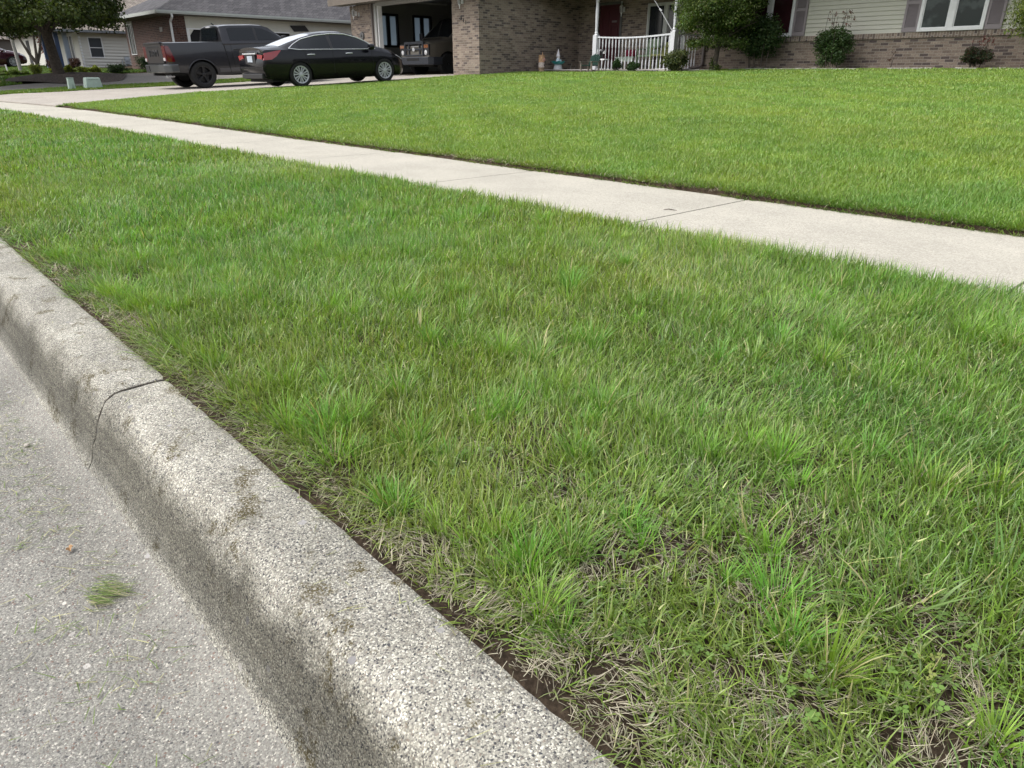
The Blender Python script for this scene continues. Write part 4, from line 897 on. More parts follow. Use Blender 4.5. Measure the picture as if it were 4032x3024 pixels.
# ---- black sedan
def sedan(name, loc, paint, label, tilt=0, rz=0, s=1.0, detail=True):
    z0 = float(G(loc[0], loc[1]-1.3))+.008; z1 = float(G(loc[0], loc[1]+1.48))+.008; tilt = math.atan2(z1-z0, 2.78)
    loc = (loc[0], loc[1], z0+(z1-z0)*1.3/2.78); e = thing(name, loc, label, 'car'); e.rotation_euler = (tilt, 0, rz); e.scale = (1, s, .985)
    A = [(-1.30, .30, .375), (1.48, .30, .375)]
    C_ = Car([(-2.43,.36),(-2.2,.25),(-1.7,.20),(1.9,.20),(2.2,.20),(2.43,.24)],
             [(-2.43,.93),(-2.2,1.00),(-1.6,.985),(-.6,.955),(.4,.93),(1.0,.90),(1.5,.84),(2.0,.74),(2.25,.66),(2.43,.55)],
             [(-2.43,1.02),(-2.36,1.075),(-2.0,1.095),(-1.72,1.11),(-1.45,1.20),(-1.05,1.325),(-.55,1.43),(-.1,1.468),(.25,1.46),(.60,1.39),(1.0,1.22),(1.30,1.06),(1.5,1.02),(1.9,.93),(2.2,.80),(2.35,.70),(2.43,.60)],
             [(-2.43,.70),(-2.3,.80),(-2.1,.86),(-1.5,.905),(0,.915),(1.3,.90),(1.8,.87),(2.1,.79),(2.3,.66),(2.43,.5)],
             [(-2.43,.60),(-2.0,.70),(-1.6,.68),(-1.0,.59),(0,.60),(.6,.62),(1.2,.70),(1.5,.74),(2.0,.66),(2.43,.4)],
             [(.2,-2.24),(.36,-2.29),(.5,-2.35),(.7,-2.33),(.85,-2.28),(.95,-2.27),(1.08,-2.33),(1.1,-2.35)],
             [(.15,2.2),(.3,2.31),(.5,2.32),(.7,2.26),(.9,2.08),(1.2,1.6),(1.5,1.0)], A, -2.35, 2.32)
    obj('body', C_.body(), paint, e, local=True, smooth=True)
    obj('underbody', MB().box(-.72,.72,-2.1,2.1,.17,.62), M_dark, e, local=True)
    hi = prof([(-1.52,1.03),(-1.35,1.13),(-1.05,1.255),(-.6,1.345),(-.1,1.385),(.35,1.365),(.75,1.265),(1.05,1.13),(1.22,1.02)])
    lo = prof([(-1.52,1.02),(-1.3,.985),(-.6,.975),(.5,.955),(1.22,.945)])
    for sg in (1, -1):
        for (a, b, n_) in ((-1.50, -1.23, 'quarter_window'), (-1.20, -.27, 'rear_side_window'), (-.18, 1.16, 'front_side_window')):
            obj(n_, C_.side(a, b, lambda y: lo(y)+.012, lambda y: max(hi(y)-.02, lo(y)+.014), .006, sg), M_tint, e, local=True, smooth=True)
        obj('pillar_trim', C_.side(-.27, -.18, lambda y: lo(y)+.012, lambda y: hi(y)-.02, .007, sg, 2), M_plastic, e, local=True)
        ys = list(np.linspace(-1.53, 1.24, 40)); up = [(sg*(C_.sidex(y, hi(y))+.008), y, hi(y)) for y in ys]; dn = [(sg*(C_.sidex(y, lo(y))+.008), y, lo(y)) for y in ys[::-1]]
        strip(up+dn+[up[0]], [.014]*len(up)+[.010]*len(dn)+[.012], M_chrome, e, 'chrome_trim')
        for y in (-.92, .30): obj('door_handle', MB().tube([(sg*(C_.sidex(y-.11, .84)+.0), y-.11, .845), (sg*(C_.sidex(y, .85)+.03), y-.08, .85), (sg*(C_.sidex(y, .85)+.03), y+.08, .85), (sg*(C_.sidex(y+.11, .85)), y+.11, .85)], .015, 8), M_chrome, e, local=True, smooth=True)
        for y in (-.235, 1.08, -1.12): # door shut lines
            P = [(sg*(C_.sidex(y, z)+.0025), y+(.0 if y > -1 else (.95-z)*.35 if z > .55 else .14-(.55-z)*.5), z) for z in np.linspace(.34, .93, 9)]; strip(P, .004, M_dark, e, 'door_seam', 4)
        mr = MB().lathe([(.02,-.10),(.075,-.09),(.09,.0),(.07,.07),(.02,.09)], (sg*1.02, 1.0, 1.0), 12, axis='y'); obj('mirror', mr, paint, e, local=True, smooth=True)
        tl = prof([(-2.36,.90),(-2.2,.93),(-1.98,.965),(-1.80,.985)]); tb = prof([(-2.36,.74),(-2.1,.75),(-1.95,.83),(-1.80,.97)])
        obj('tail_light', C_.side(-2.36, -1.80, tb, tl, .010, sg, 18, 5), M_red, e, local=True, smooth=True)
        hb = prof([(1.95,.76),(2.1,.70),(2.35,.56)]); ht = prof([(1.95,.765),(2.1,.745),(2.35,.63)])
        obj('headlight', C_.side(1.96, 2.36, hb, ht, .008, sg, 10, 3), M_clear, e, local=True, smooth=True)
        # rear-facing half of the lamp
        obj('tail_light', MB().prism([(sg*.45,.80),(sg*.72,.76),(sg*.80,.87),(sg*.47,.89)], 'y', -2.325, -2.27), M_red, e, local=True)
    obj('rear_window', C_.topm(-1.74, -.72, lambda y: .60-.06*(y+1.74), .006), mat('rear_glass_painted_sky', (.75,.78,.80), .06, metal=.55, coat=1), e, local=True, smooth=True)  # pale metallic base colour stands in for bright sky reflected in the glass
    obj('windscreen', C_.topm(.42, 1.36, lambda y: .60+.10*(y-.42), .006), M_tint, e, local=True, smooth=True)
    obj('boot_trim', MB().box(-.42,.42,-2.355,-2.29,.895,.935), M_chrome, e, local=True, bevel=.008)
    obj('licence_plate', MB().box(-.16,.16,-2.345,-2.31,.70,.86), M_plate, e, local=True); obj('plate_recess', MB().box(-.33,.33,-2.335,-2.28,.655,.89), M_plastic, e, local=True)
    obj('rear_valance', MB().box(-.66,.66,-2.36,-2.15,.27,.40), M_plastic, e, local=True, bevel=.02)
    for (x, y) in ((.79,-1.30),(-.79,-1.30),(.79,1.48),(-.79,1.48)): wheel(e, x, y, .335, .215, .235, M_alloy, 'twin', spokes=6 if False else 7)
    return e
sedan('sedan', (-21.0, 11.66, .515), M_black, 'glossy black sedan with chrome window trim parked before the garage', math.radians(2.2), 0, 1.01)
sedan('parked_car', (-60.5, 8.75, .72), M_maroon, 'maroon car parked beyond the tree at the left edge', 0, 0, 1.0)
# ---- grey crew cab pickup
T_ = thing('pickup_truck', (-26.0, 11.22, float(G(-26, 11.2))+.0), 'dark grey crew cab pickup truck with black wheels on the driveway', 'pickup truck')
_a, _b = float(G(-26, 9.4)), float(G(-26, 13)); T_.rotation_euler = (math.atan2(_b-_a, 3.6), 0, 0); T_.location.z = (_a+_b)/2+.008; T_.scale = (1.01, .99, .955)
A = [(-1.78, .40, .485), (1.79, .40, .485)]
KB = Car([(-2.85,.60),(-2.7,.52),(-1.2,.40),(2.4,.40),(2.78,.45)],
         [(-2.85,1.40),(-1.05,1.40),(-.9,1.39),(1.3,1.36),(1.5,1.29),(2.6,1.16),(2.78,1.0)],
         [(-2.85,1.44),(-.995,1.43),(-.985,1.43),(1.3,1.40),(1.5,1.31),(2.5,1.24),(2.7,1.18),(2.78,1.05)],
         [(-2.85,.985),(-2.7,1.0),(2.3,1.0),(2.6,.95),(2.78,.85)], [(-2.85,.93),(2.3,.88),(2.78,.7)],
         [(.4,-2.78),(.75,-2.82),(1.3,-2.85)], [(.4,2.78),(1.1,2.76),(1.25,2.6)], A, -2.85, 2.78, bulge=.035)
obj('body', KB.body(), M_grey, T_, local=True, smooth=True)
KC = Car([(-1.0,1.28),(1.6,1.28)], [(-1.0,1.39),(1.6,1.36)],
         [(-1.0,1.40),(-.985,1.86),(-.90,1.93),(-.6,1.955),(.2,1.96),(.55,1.94),(.75,1.88),(1.5,1.36),(1.6,1.30)],
         [(-1.0,1.0),(1.6,.97)], [(-1.0,.74),(-.8,.76),(.5,.76),(1.6,.80)], [(1.2,-1.0),(1.95,-.93)], [(1.2,1.6),(2,1.6)], [], -1.0, 1.6, bulge=.03)
obj('cab', KC.body(), M_grey, T_, local=True, smooth=True)
obj('underbody', MB().box(-.75,.75,-2.7,2.6,.42,.8).box(-.9,.9,-.8,.7,.36,.5), M_dark, T_, local=True)
for sg in (1, -1):
    wt = prof([(-.72,1.80),(-.6,1.835),(.2,1.84),(.5,1.80),(1.35,1.45)])
    obj('rear_side_window', KC.side(-.70, .18, lambda y: 1.44, wt, .006, sg), M_tint, T_, local=True, smooth=True)
    obj('front_side_window', KC.side(.27, 1.28, lambda y: 1.435, wt, .006, sg), M_tint, T_, local=True, smooth=True)
    obj('pillar_trim', KC.side(.18, .27, lambda y: 1.44, wt, .005, sg, 2), M_plastic, T_, local=True)
    for y in (-.52, .42): obj('door_handle', MB().tube([(sg*(KB.sidex(y, 1.16)+.0), y-.13, 1.155), (sg*(KB.sidex(y, 1.16)+.035), y-.10, 1.16), (sg*(KB.sidex(y, 1.16)+.035), y+.10, 1.16), (sg*KB.sidex(y, 1.16), y+.13, 1.155)], .020, 8), M_plastic, T_, local=True, smooth=True)
    strip([(sg*(KB.sidex(-.95, z)+.004), -.95+(1.3-z)*.12, z) for z in np.linspace(.46, 1.31, 9)], .012, M_dark, T_, 'bed_gap', 6)
    for y in (-.72, .26, 1.35): strip([(sg*(KB.sidex(y, z)+.002), y+(.08*(1.0-z) if z < 1.0 else 0), z) for z in np.linspace(.52, 1.33, 9)], .005, M_dark, T_, 'door_seam', 4)
    obj('sill_trim', KB.side(-1.22, 1.2, lambda y: .47, lambda y: .60, .008, sg), mat('dull_trim', (.11,.11,.12), .35, metal=.6), T_, local=True)
    obj('mirror', MB().box(sg*1.03 if sg > 0 else -1.22, 1.22 if sg > 0 else -1.03, 1.05, 1.18, 1.30, 1.56), M_plastic, T_, local=True, bevel=.03)
    # wheel arch lips
    for yc in (-1.78, 1.79):
        P = [(sg*(KB.sidex(yc+.49*math.cos(t), .40+.49*math.sin(t))+.006), yc+.49*math.cos(t), .40+.49*math.sin(t)) for t in np.linspace(.15, math.pi-.15, 21)]; strip(P, .016, M_grey, T_, 'arch_lip')
    tl1 = prof([(-2.86,1.33),(-2.73,1.32),(-2.66,1.10),(-2.60,.84)])
    obj('tail_light', KB.side(-2.86, -2.61, lambda y: .84, lambda y: max(tl1(y), .85), .012, sg, 10, 8), M_darkred, T_, local=True, smooth=True)
    l = obj('tail_light', MB().box(sg*.74 if sg > 0 else -.985, .985 if sg > 0 else -.74, -2.875, -2.8, .86, 1.33), M_darkred, T_, local=True, bevel=.02)
    obj('reverse_lamp', MB().box(sg*.79 if sg > 0 else -.94, .94 if sg > 0 else -.79, -2.885, -2.87, .88, .97), M_clear, l, local=True)
obj('rear_window', MB().add([(-.68,-1.008,1.46),(.68,-1.008,1.46),(.60,-.975,1.84),(-.60,-.975,1.84)], [(0,1,2,3)]), M_tint, T_, local=True)
tg = obj('tailgate', MB().box(-.73,.73,-2.875,-2.82,.80,1.415), M_grey, T_, local=True, bevel=.02)
obj('tailgate_spoiler', MB().box(-.73,.73,-2.91,-2.8,1.385,1.445), M_grey, tg, local=True, bevel=.015)
obj('tailgate_handle', MB().box(-.55,.55,-2.882,-2.87,1.275,1.325), M_plastic, tg, local=True, bevel=.005)
text('tailgate_lettering', 'RAM', .30, .008, M_plastic, tg, Matrix.Translation((0,-2.883,1.11)) @ Matrix.Scale(1.35, 4, (1,0,0)) @ Matrix.Rotation(math.pi/2, 4, 'X'))
obj('rear_bumper', MB().prism([(-1.0,-2.52),(-1.0,-2.78),(-.88,-2.95),(-.5,-3.0),(.5,-3.0),(.88,-2.95),(1.0,-2.78),(1.0,-2.52)], 'z', .52, .775), mat('satin_bumper', (.14,.145,.15), .3, metal=.8), T_, local=True, bevel=.03)
obj('licence_plate', MB().box(-.62,-.30,-3.015,-3.0,.58,.74), M_plastic, T_, local=True)
obj('tow_hitch', MB().box(-.06,.06,-3.02,-2.7,.44,.52), M_dark, T_, local=True); obj('exhaust_pipe', MB().tube([(.62,-2.6,.42),(.64,-2.85,.40)], .045, 10), M_chrome, T_, local=True)
obj('roof_antenna', MB().tube([(0,-.75,1.94),(0,-.83,2.0),(0,-.84,2.01)], .02, 6), M_plastic, T_, local=True)
obj('high_brake_light', MB().box(-.16,.16,-.985,-.95,1.86,1.90), M_clear, T_, local=True)
for (x, y) in ((.86,-1.78),(-.86,-1.78),(.86,1.79),(-.86,1.79)): wheel(T_, x, y, .415, .275, .275, M_blackalloy, 'solid', spokes=5)
# ---- van in the garage (faces the street)
V_ = thing('van', (-23.95, 19.85, .80), 'tan full size van with black grille parked inside the open garage', 'van'); V_.rotation_euler = (0, 0, math.pi)
A = [(-1.55, .38, .45), (2.02, .38, .45)]
VB = Car([(-3.0,.5),(2.5,.42),(2.85,.42)],
         [(-3.0,1.22),(1.7,1.20),(2.0,1.16),(2.8,1.04),(2.85,1.0)],
         [(-3.0,2.0),(-2.9,2.08),(.8,2.08),(1.0,2.02),(1.85,1.32),(1.95,1.28),(2.6,1.17),(2.78,1.13),(2.85,1.08)],
         [(-3.0,1.0),(2.2,1.0),(2.6,.97),(2.85,.90)], [(-3.0,.85),(.8,.82),(2.0,.90),(2.85,.82)],
         [(.4,-3.0),(2,-2.95)], [(.3,2.85),(1.0,2.84),(1.2,2.7),(1.3,2.5),(2.2,2.5)], A, -3.0, 2.85, bulge=.03)
obj('body', VB.body(), M_vangold, V_, local=True, smooth=True); obj('underbody', MB().box(-.8,.8,-2.8,2.6,.3,.85), M_dark, V_, local=True)
for sg in (1, -1):
    obj('side_window', VB.side(.62, 1.72, lambda y: 1.26, prof([(.62,1.82),(.95,1.84),(1.72,1.34)]), .006, sg), M_tint, V_, local=True, smooth=True)
    hl = obj('headlight', MB().box(sg*.60 if sg > 0 else -.915, .915 if sg > 0 else -.60, 2.80, 2.875, .68, 1.06), M_plastic, V_, local=True, bevel=.015)
    obj('headlight_lens', MB().lathe([(.085,0),(.08,.015),(.03,.03)], (sg*.74, 2.873, .775), 14, axis='y'), M_clear, hl, local=True)
    obj('indicator_lens', MB().box(sg*.64 if sg > 0 else -.89, .89 if sg > 0 else -.64, 2.87, 2.885, .93, 1.03), M_amber, hl, local=True)
    obj('mirror', MB().box(sg*1.0 if sg > 0 else -1.2, 1.2 if sg > 0 else -1.0, 1.62, 1.75, 1.25, 1.5), M_plastic, V_, local=True, bevel=.03)
obj('windscreen', VB.topm(1.02, 1.83, lambda y: .72+.06*(y-1), .006), M_tint, V_, local=True, smooth=True)
g = frame(MB(), 'x', 0, -.60, .60, .66, 1.16, .075, -2.93, -2.84)
gm = MB()
for (a, b) in ((-.60,-.53),(.53,.60),(-.53,.53)):
    if b-a < .2: gm.box(a, b, 2.80, 2.90, .66, 1.14)
gm.box(-.53,.53,2.80,2.90,1.06,1.14).box(-.53,.53,2.80,2.89,.86,.91).box(-.53,.53,2.80,2.90,.66,.71).box(-.36,-.31,2.80,2.885,.71,1.06).box(.31,.36,2.80,2.885,.71,1.06)
gr = obj('grille', gm, M_bluegrey, V_, local=True, bevel=.008); obj('grille_mesh', MB().box(-.53,.53,2.79,2.83,.7,1.08), M_dark, gr, local=True)
obj('badge', MB().lathe([(.001,0),(.075,0),(.07,.01),(.001,.012)], (0,2.90,.885), 16, axis='y'), M_chrome, gr, local=True)
obj('front_bumper', MB().prism([(-1.0,2.3),(-1.0,2.72),(-.9,2.92),(-.6,2.98),(.6,2.98),(.9,2.92),(1.0,2.72),(1.0,2.3)], 'z', .36, .63), M_bluegrey, V_, local=True, bevel=.025)
obj('bumper_slot', MB().box(-.45,.35,2.975,2.985,.50,.59), M_dark, V_, local=True)
for (x, y) in ((.88,-1.55),(-.88,-1.55),(.88,2.02),(-.88,2.02)): wheel(V_, x, y, .385, .24, .22, M_alloy, 'solid', spokes=8)
# ------------------------------------------------------------------ trees, shrubs
def leafmesh(name, cl, size, colr, parent=None, shell=.55, dark=.5, asp=.5, droop=.0, mat_=None, tintmix=None, up=.3, jit=.16):
    P = []; C = []; S = []; Nn = []
    for (cx, cy, cz, rx, ry, rz, n) in cl:
        d = nr.normal(size=(n, 3)); d /= np.linalg.norm(d, axis=1)[:, None]; r = shell+(1-shell)*nr.random(n)**.8; r *= np.where(nr.random(n) < .12, 1+jit*nr.random(n)*2, 1)
        p = d*r[:, None]*np.array([rx, ry, rz])+np.array([cx, cy, cz]); k = .75+.5*rnd.random()
        P.append(p); Nn.append(d); S.append(size*(.6+.8*nr.random(n)))
        c = np.array(colr)[None]*(k*(.6+.8*nr.random(n)))[:, None]; c[:, 0] *= .85+.4*nr.random(n); 
        if tintmix is not None: q = nr.random(n) < tintmix[1]; c[q] = np.array(tintmix[0])*(.6+.6*nr.random(q.sum()))[:, None]
        C.append(c)
    P, C, S, Nn = [np.concatenate(q) for q in (P, C, S, Nn)]; n = len(P)
    nrm = Nn*.6+nr.normal(size=(n, 3))*.7+np.array([0, 0, up]); nrm /= np.linalg.norm(nrm, axis=1)[:, None]
    t = nr.normal(size=(n, 3))+np.array([0, 0, -droop*2]); t -= nrm*np.sum(t*nrm, 1)[:, None]; t /= np.linalg.norm(t, axis=1)[:, None]+1e-6; b = np.cross(nrm, t)
    s = S[:, None]; V = np.stack([P-t*s*.5, P+b*s*asp*.5+nrm*s*.08, P+t*s*.5, P-b*s*asp*.5+nrm*s*.08], 1).astype(np.float32)
    me = bpy.data.meshes.new(name); me.vertices.add(n*4); me.vertices.foreach_set('co', V.reshape(-1)-0)
    me.loops.add(n*4); me.loops.foreach_set('vertex_index', np.arange(n*4, dtype=np.int32)); me.polygons.add(n); me.polygons.foreach_set('loop_start', np.arange(0, n*4, 4, dtype=np.int32))
    CC = np.ones((n, 4, 4), np.float32); CC[:, :, :3] = np.clip(C, .003, .9)[:, None, :]
    a = me.attributes.new('Col', 'FLOAT_COLOR', 'POINT'); a.data.foreach_set('color', CC.reshape(-1)); me.update(); me.validate(); me.materials.append(mat_ or M_leaf)
    o = bpy.data.objects.new(name, me); col.objects.link(o)
    if parent: o.parent = parent; o.matrix_parent_inverse = Matrix.Translation(-wloc(parent))
    return o
def branchtree(mb, p, d, L, r, depth, tips, spread=.6, n=6):
    p = Vector(p); pts = [p.copy()]; q = p.copy(); dd = Vector(d).normalized()
    for i in range(4):
        dd = (dd+Vector(((rnd.random()-.5)*.25, (rnd.random()-.5)*.25, (rnd.random()-.4)*.12))).normalized(); q = q+dd*L/4; pts.append(q.copy())
    mb.tube(pts, [r*(1-.12*i) for i in range(5)], n)
    if depth == 0: tips.append(q.copy()); return
    for k in range(3 if depth > 1 else 2):
        a = rnd.random()*6.28; nd = (dd+Vector((math.cos(a)*spread, math.sin(a)*spread, .12*(rnd.random()-.2)))).normalized()
        branchtree(mb, pts[3 if k else 4], nd, L*(.62+.25*rnd.random()), r*.55, depth-1, tips, spread*1.05, max(4, n-1))
    tips.append(q.copy())
def g(x, y): return float(G(x, y))
# big shade tree
bt = thing('shade_tree', (-34.05, 7.25, g(-34, 7.25)), 'big dark green shade tree with a thick trunk in the mulch bed', 'tree')
z0 = g(-34, 7.25); tm = MB(); tips = []
tm.tube([(-34.02,7.22,z0-.1),(-34.04,7.24,z0+.15),(-34.08,7.2,z0+.8),(-34.12,7.15,z0+1.5),(-34.15,7.1,z0+2.0)], [.27,.215,.18,.175,.17], 14)
for (dx, dy, dz) in ((.9,.1,.75),(-.7,.3,.9),(.1,-.9,.85),(.5,.6,.9),(-.8,-.5,.7),(.05,.1,1.2),(.95,-.35,.45),(.3,.75,.75),(-.1,.6,1.0)):
    branchtree(tm, (-34.13, 7.13, z0+1.45+.45*rnd.random()), (dx, dy, dz), 1.7+.6*rnd.random(), .085, 2, tips, .55)
obj('trunk', tm, M_bark, bt, smooth=True)
cl = []
for tp in tips:
    if tp.z < z0+1.9: tp.z = z0+1.9+.2*rnd.random()
    cl.append((tp.x, tp.y, tp.z, .55+.35*rnd.random(), .55+.35*rnd.random(), .34+.2*rnd.random(), 330))
for i in range(170):
    a = rnd.random()*6.28; el = rnd.random(); r = (4.3-1.9*max(0,math.sin(a)))*math.sqrt(1-(el*.9)**2)*(.45+.6*rnd.random()); cl.append((-34.1+r*math.cos(a), 7.1+r*math.sin(a), z0+2.05+4.6*el*rnd.random()**.6, .7, .7, .42, 230))
for i in range(80):   # lower skirt of the crown
    a = rnd.random()*6.28; r = 1.6+(2.9-2.0*max(0,math.sin(a)))*rnd.random(); cl.append((-34.1+r*math.cos(a), 7.1+r*math.sin(a), z0+1.75+.55*rnd.random()+(.35 if math.sin(a) > .3 else 0), .6, .6, .30, 260))
for i in range(46): a = -2.6+2.2*rnd.random(); r = 2.2+2.2*rnd.random(); cl.append((-34.1+r*math.cos(a)*.9, 7.1+r*math.sin(a), z0+1.5+.5*rnd.random(), .6, .6, .32, 260))
leafmesh('crown', cl, .115, (.050, .075, .016), bt, .25, asp=.6, droop=.2)
# round topped tree by the porch
pt_ = thing('ornamental_tree', (-12.37, 19.2, g(-12.37, 19.2)), 'round leafy ornamental tree hiding the corner of the porch', 'tree'); z0 = g(-12.37, 19.2)
tm = MB(); tips = []; tm.tube([(-12.37,19.2,z0-.05),(-12.36,19.2,z0+.25),(-12.33,19.2,z0+.6),(-12.35,19.2,z0+1.1)], [.085,.07,.065,.06], 9)
for k in range(7): a = k*.9; branchtree(tm, (-12.34,19.2,z0+.55+.1*k), (math.cos(a)*.7, math.sin(a)*.7, .9), .6, .03, 2, tips, .5, 5)
obj('trunk', tm, M_bark, pt_, smooth=True); cl = []
for i in range(150):
    d = Vector((rnd.gauss(0,1), rnd.gauss(0,1), rnd.gauss(0,1))).normalized(); r = (.45+.55*rnd.random()); s = 1 if d.z > 0 else .85; cl.append((-12.38+1.2*r*d.x, 19.2+1.0*r*d.y, z0+1.75+1.25*s*r*d.z, .32, .32, .24, 330))
for i in range(16): a = i*.39; cl.append((-12.38+.75*math.cos(a), 19.2+.6*math.sin(a), z0+.68+.12*rnd.random(), .22, .22, .16, 130))
cl.append((-12.42,19.15,z0+.22,.10,.1,.2,160)); cl.append((-12.2,19.1,z0+.10,.14,.12,.1,120))
leafmesh('crown', cl, .062, (.062, .105, .020), pt_, .2, asp=.5, droop=.3, tintmix=((.24, .27, .12), .10))
def shrub(name, x, y, rx, ry, h, label, colr, n=2600, size=.05, stems=5, low=0., twigs=0, twigc=None, tint=None, group=None, cat='shrub', asp=.5, nb=26, droop=.1, up=.3):
    z = g(x, y); e = thing(name, (x, y, z), label, cat, group); sm = MB()
    for k in range(stems):
        a = k*6.28/stems+rnd.random(); px = x+rx*.25*math.cos(a); py = y+ry*.25*math.sin(a)
        sm.tube([(px, py, z-.04), (x+rx*.35*math.cos(a), y+ry*.35*math.sin(a), z+h*.4), (x+rx*.55*math.cos(a), y+ry*.55*math.sin(a), z+h*.8)], [.014,.010,.006], 5)
    for k in range(twigs):
        a = rnd.random()*6.28; r = rnd.random()*.6; px, py = x+rx*r*math.cos(a), y+ry*r*math.sin(a); L = h*(.22+.22*rnd.random())
        sm.tube([(px, py, z+h*.75), (px+.04*(rnd.random()-.3), py, z+h*.9+L*.4), (px+.10*(rnd.random()-.3), py, z+h*.9+L)], [.006,.005,.004], 4)
    obj('stems', sm, M_bark, e); cl = []
    for i in range(nb):
        d = Vector((rnd.gauss(0,1), rnd.gauss(0,1), rnd.gauss(0,1))).normalized(); r = .3+.6*rnd.random(); zc = z+low+(h-low)*(.5+.42*r*d.z)
        cl.append((x+rx*.8*r*d.x, y+ry*.8*r*d.y, zc, rx*.34, ry*.34, (h-low)*.2, n//nb))
    leafmesh('foliage', cl, size, colr, e, .2, asp=asp, tintmix=tint, droop=droop, up=up)
    if twigs and twigc:
        cl = [(x+rx*(rnd.random()-.3)*1.1, y+ry*(rnd.random()-.5), z+h*(.95+.3*rnd.random()), .05, .05, .06, 9) for _ in range(twigs*2)]; leafmesh('young_leaves', cl, size*.9, twigc, e, .2, asp=.45)
    return e
shrub('burning_bush', -11.55, 20.1, .95, .5, 1.5, 'tall open dark green shrub under the maroon curtained window', (.040,.080,.024), 14000, .065, 9, .22, tint=((.12,.16,.06),.12), nb=40)
shrub('rose_bush', -9.42, 20.15, .60, .42, 1.1, 'upright shrub with bare reddish twigs on top before the cream siding', (.045,.085,.026), 11000, .052, 6, .0, 9, (.13,.06,.045))
shrub('rose_bush', -6.05, 20.3, .40, .33, .53, 'small dark reddish shrub under the window with mauve shutters', (.036,.052,.024), 5200, .045, 5, 0, 7, (.16,.05,.05), tint=((.10,.045,.04),.2))
shrub('seedling', -8.05, 20.5, .14, .1, .34, 'single thin seedling with a dark bud against the brick base', (.10,.05,.04), 26, .04, 1, .1, 1, (.06,.03,.03), cat='plant', nb=3)
ev = shrub('arborvitae', -4.55, 19.6, 1.15, .9, 2.6, 'bushy bright evergreen at the right edge of the picture', (.115,.165,.030), 42000, .075, 4, .28, asp=.28, tint=((.19,.235,.05),.25), nb=110, droop=.6)
shrub('boxwood', -13.5, 18.95, .66, .42, .60, 'low mixed shrub at the foot of the right porch post', (.050,.075,.022), 6500, .05, 5, 0, tint=((.20,.22,.09),.22))
shrub('boxwood', -15.90, 19.1, .22, .18, .38, 'small upright dark green shrub left of its twin below the railing', (.028,.065,.018), 2400, .04, 4, 0)
shrub('boxwood', -15.22, 19.1, .29, .2, .30, 'small squat dark green shrub right of its twin below the railing', (.028,.065,.018), 2800, .04, 4, 0)
obj('garden_stake', MB().tube([(-15.5,18.95,.9),(-15.48,18.95,1.12),(-15.49,18.95,1.30)], .008, 5).tube([(-15.95,18.85,.93),(-15.7,18.8,.935),(-15.5,18.9,.95)], .008, 5), mat('stake_wood', (.28,.25,.2), .8), None, 'thin stake standing between the two small porch shrubs', 'stake')
# neighbour's planting
HG = 'golden green shrubs in a row behind the tree'
for i, (y, rr) in enumerate(((7.85,.32),(8.35,.34),(8.85,.33),(9.3,.30))):
    shrub('spirea', -37.2, y, .35, rr, .36+.05*(i % 2), ['yellow green low shrub just right of the big tree trunk','yellow green low shrub second from the big tree trunk','yellow green low shrub third from the big tree trunk','yellow green low shrub at the right end of its row'][i], (.20,.25,.035), 1300, .075, 4, 0, group=HG, nb=14)
shrub('juniper', -36.3, 10.0, .6, .65, .42, 'low dark spreading juniper below the electric meter', (.030,.060,.022), 2600, .07, 4, 0, asp=.3)
shrub('juniper', -36.0, 11.2, .6, .6, .78, 'dark juniper before the dark red brick house corner window', (.028,.058,.024), 3200, .07, 4, 0, asp=.3)
shrub('yew', -34.3, 11.3, .55, .5, .95, 'dark rounded yew beside the pickup tailgate', (.030,.065,.022), 4200, .07, 4, 0, asp=.35)
shrub('barberry', -48.8, 11.3, .8, .4, .62, 'dark maroon shrub at the blue porch posts', (.055,.028,.024), 1600, .09, 3, 0)
shrub('barberry', -48.9, 10.2, .5, .4, .60, 'second dark maroon shrub left of the blue porch posts', (.055,.028,.024), 900, .09, 3, 0)
shrub('daylily', -37.2, 7.1, .4, .3, .55, 'clump of pale arching leaves left of the big tree trunk', (.17,.21,.05), 900, .16, 3, 0, cat='plant', asp=.12, up=0)
for i, (y, r, h, lb) in enumerate(((6.6,.5,.30,'low leafy ground plant beneath the maroon car front'),(5.9,.6,.32,'low leafy ground plant at the left edge'))):
    shrub('hosta', -38.2, y, .5, r, h, lb, (.10,.15,.035), 1000, .10, 3, 0, cat='plant')
# pale slender tree, forked sapling, marker
def slim(name, x, y, label, matl, r, H_, leaf, fork=False):
    z = g(x, y); e = thing(name, (x, y, z), label, 'tree'); m = MB()
    if fork:
        m.tube([(x,y,z-.05),(x,y,z+.45)], [r,r*.9], 8); 
        for (dx, dy) in ((-.25,-.45),(.0,.12),(-.1,.42)): m.tube([(x,y,z+.4),(x+dx*.4,y+dy*.5,z+.85),(x+dx,y+dy,z+1.5),(x+dx*1.6,y+dy*1.3,z+H_)], [r*.7,r*.6,r*.45,r*.2], 7)
    else:
        m.tube([(x,y,z-.05),(x+.02,y-.03,z+1.0),(x-.05,y-.08,z+2.0),(x,y,z+H_)], [r,r*.9,r*.7,r*.3], 8)
        for k in range(6): a = k*1.05; m.tube([(x-.04,y-.06,z+1.3+k*.25),(x+.6*math.cos(a),y+.6*math.sin(a),z+2.1+k*.25)], [r*.35,r*.12], 5)
    obj('trunk', m, matl, e, smooth=True)
    cl = [(x+.9*(rnd.random()-.5)*2, y+.9*(rnd.random()-.5)*2, z+H_*(.58+.42*rnd.random()), .4, .4, .3, 70) for _ in range(26)]; leafmesh('crown', cl, .12, leaf, e, .2); return e
slim('birch', -44, 7.74, 'slender pale barked tree before the maroon car', M_bark2, .085, 3.4, (.09,.12,.035))
slim('maple_sapling', -46, 8.9, 'small dark forked tree between the car and big trunk', M_bark, .12, 3.3, (.07,.10,.03), True)
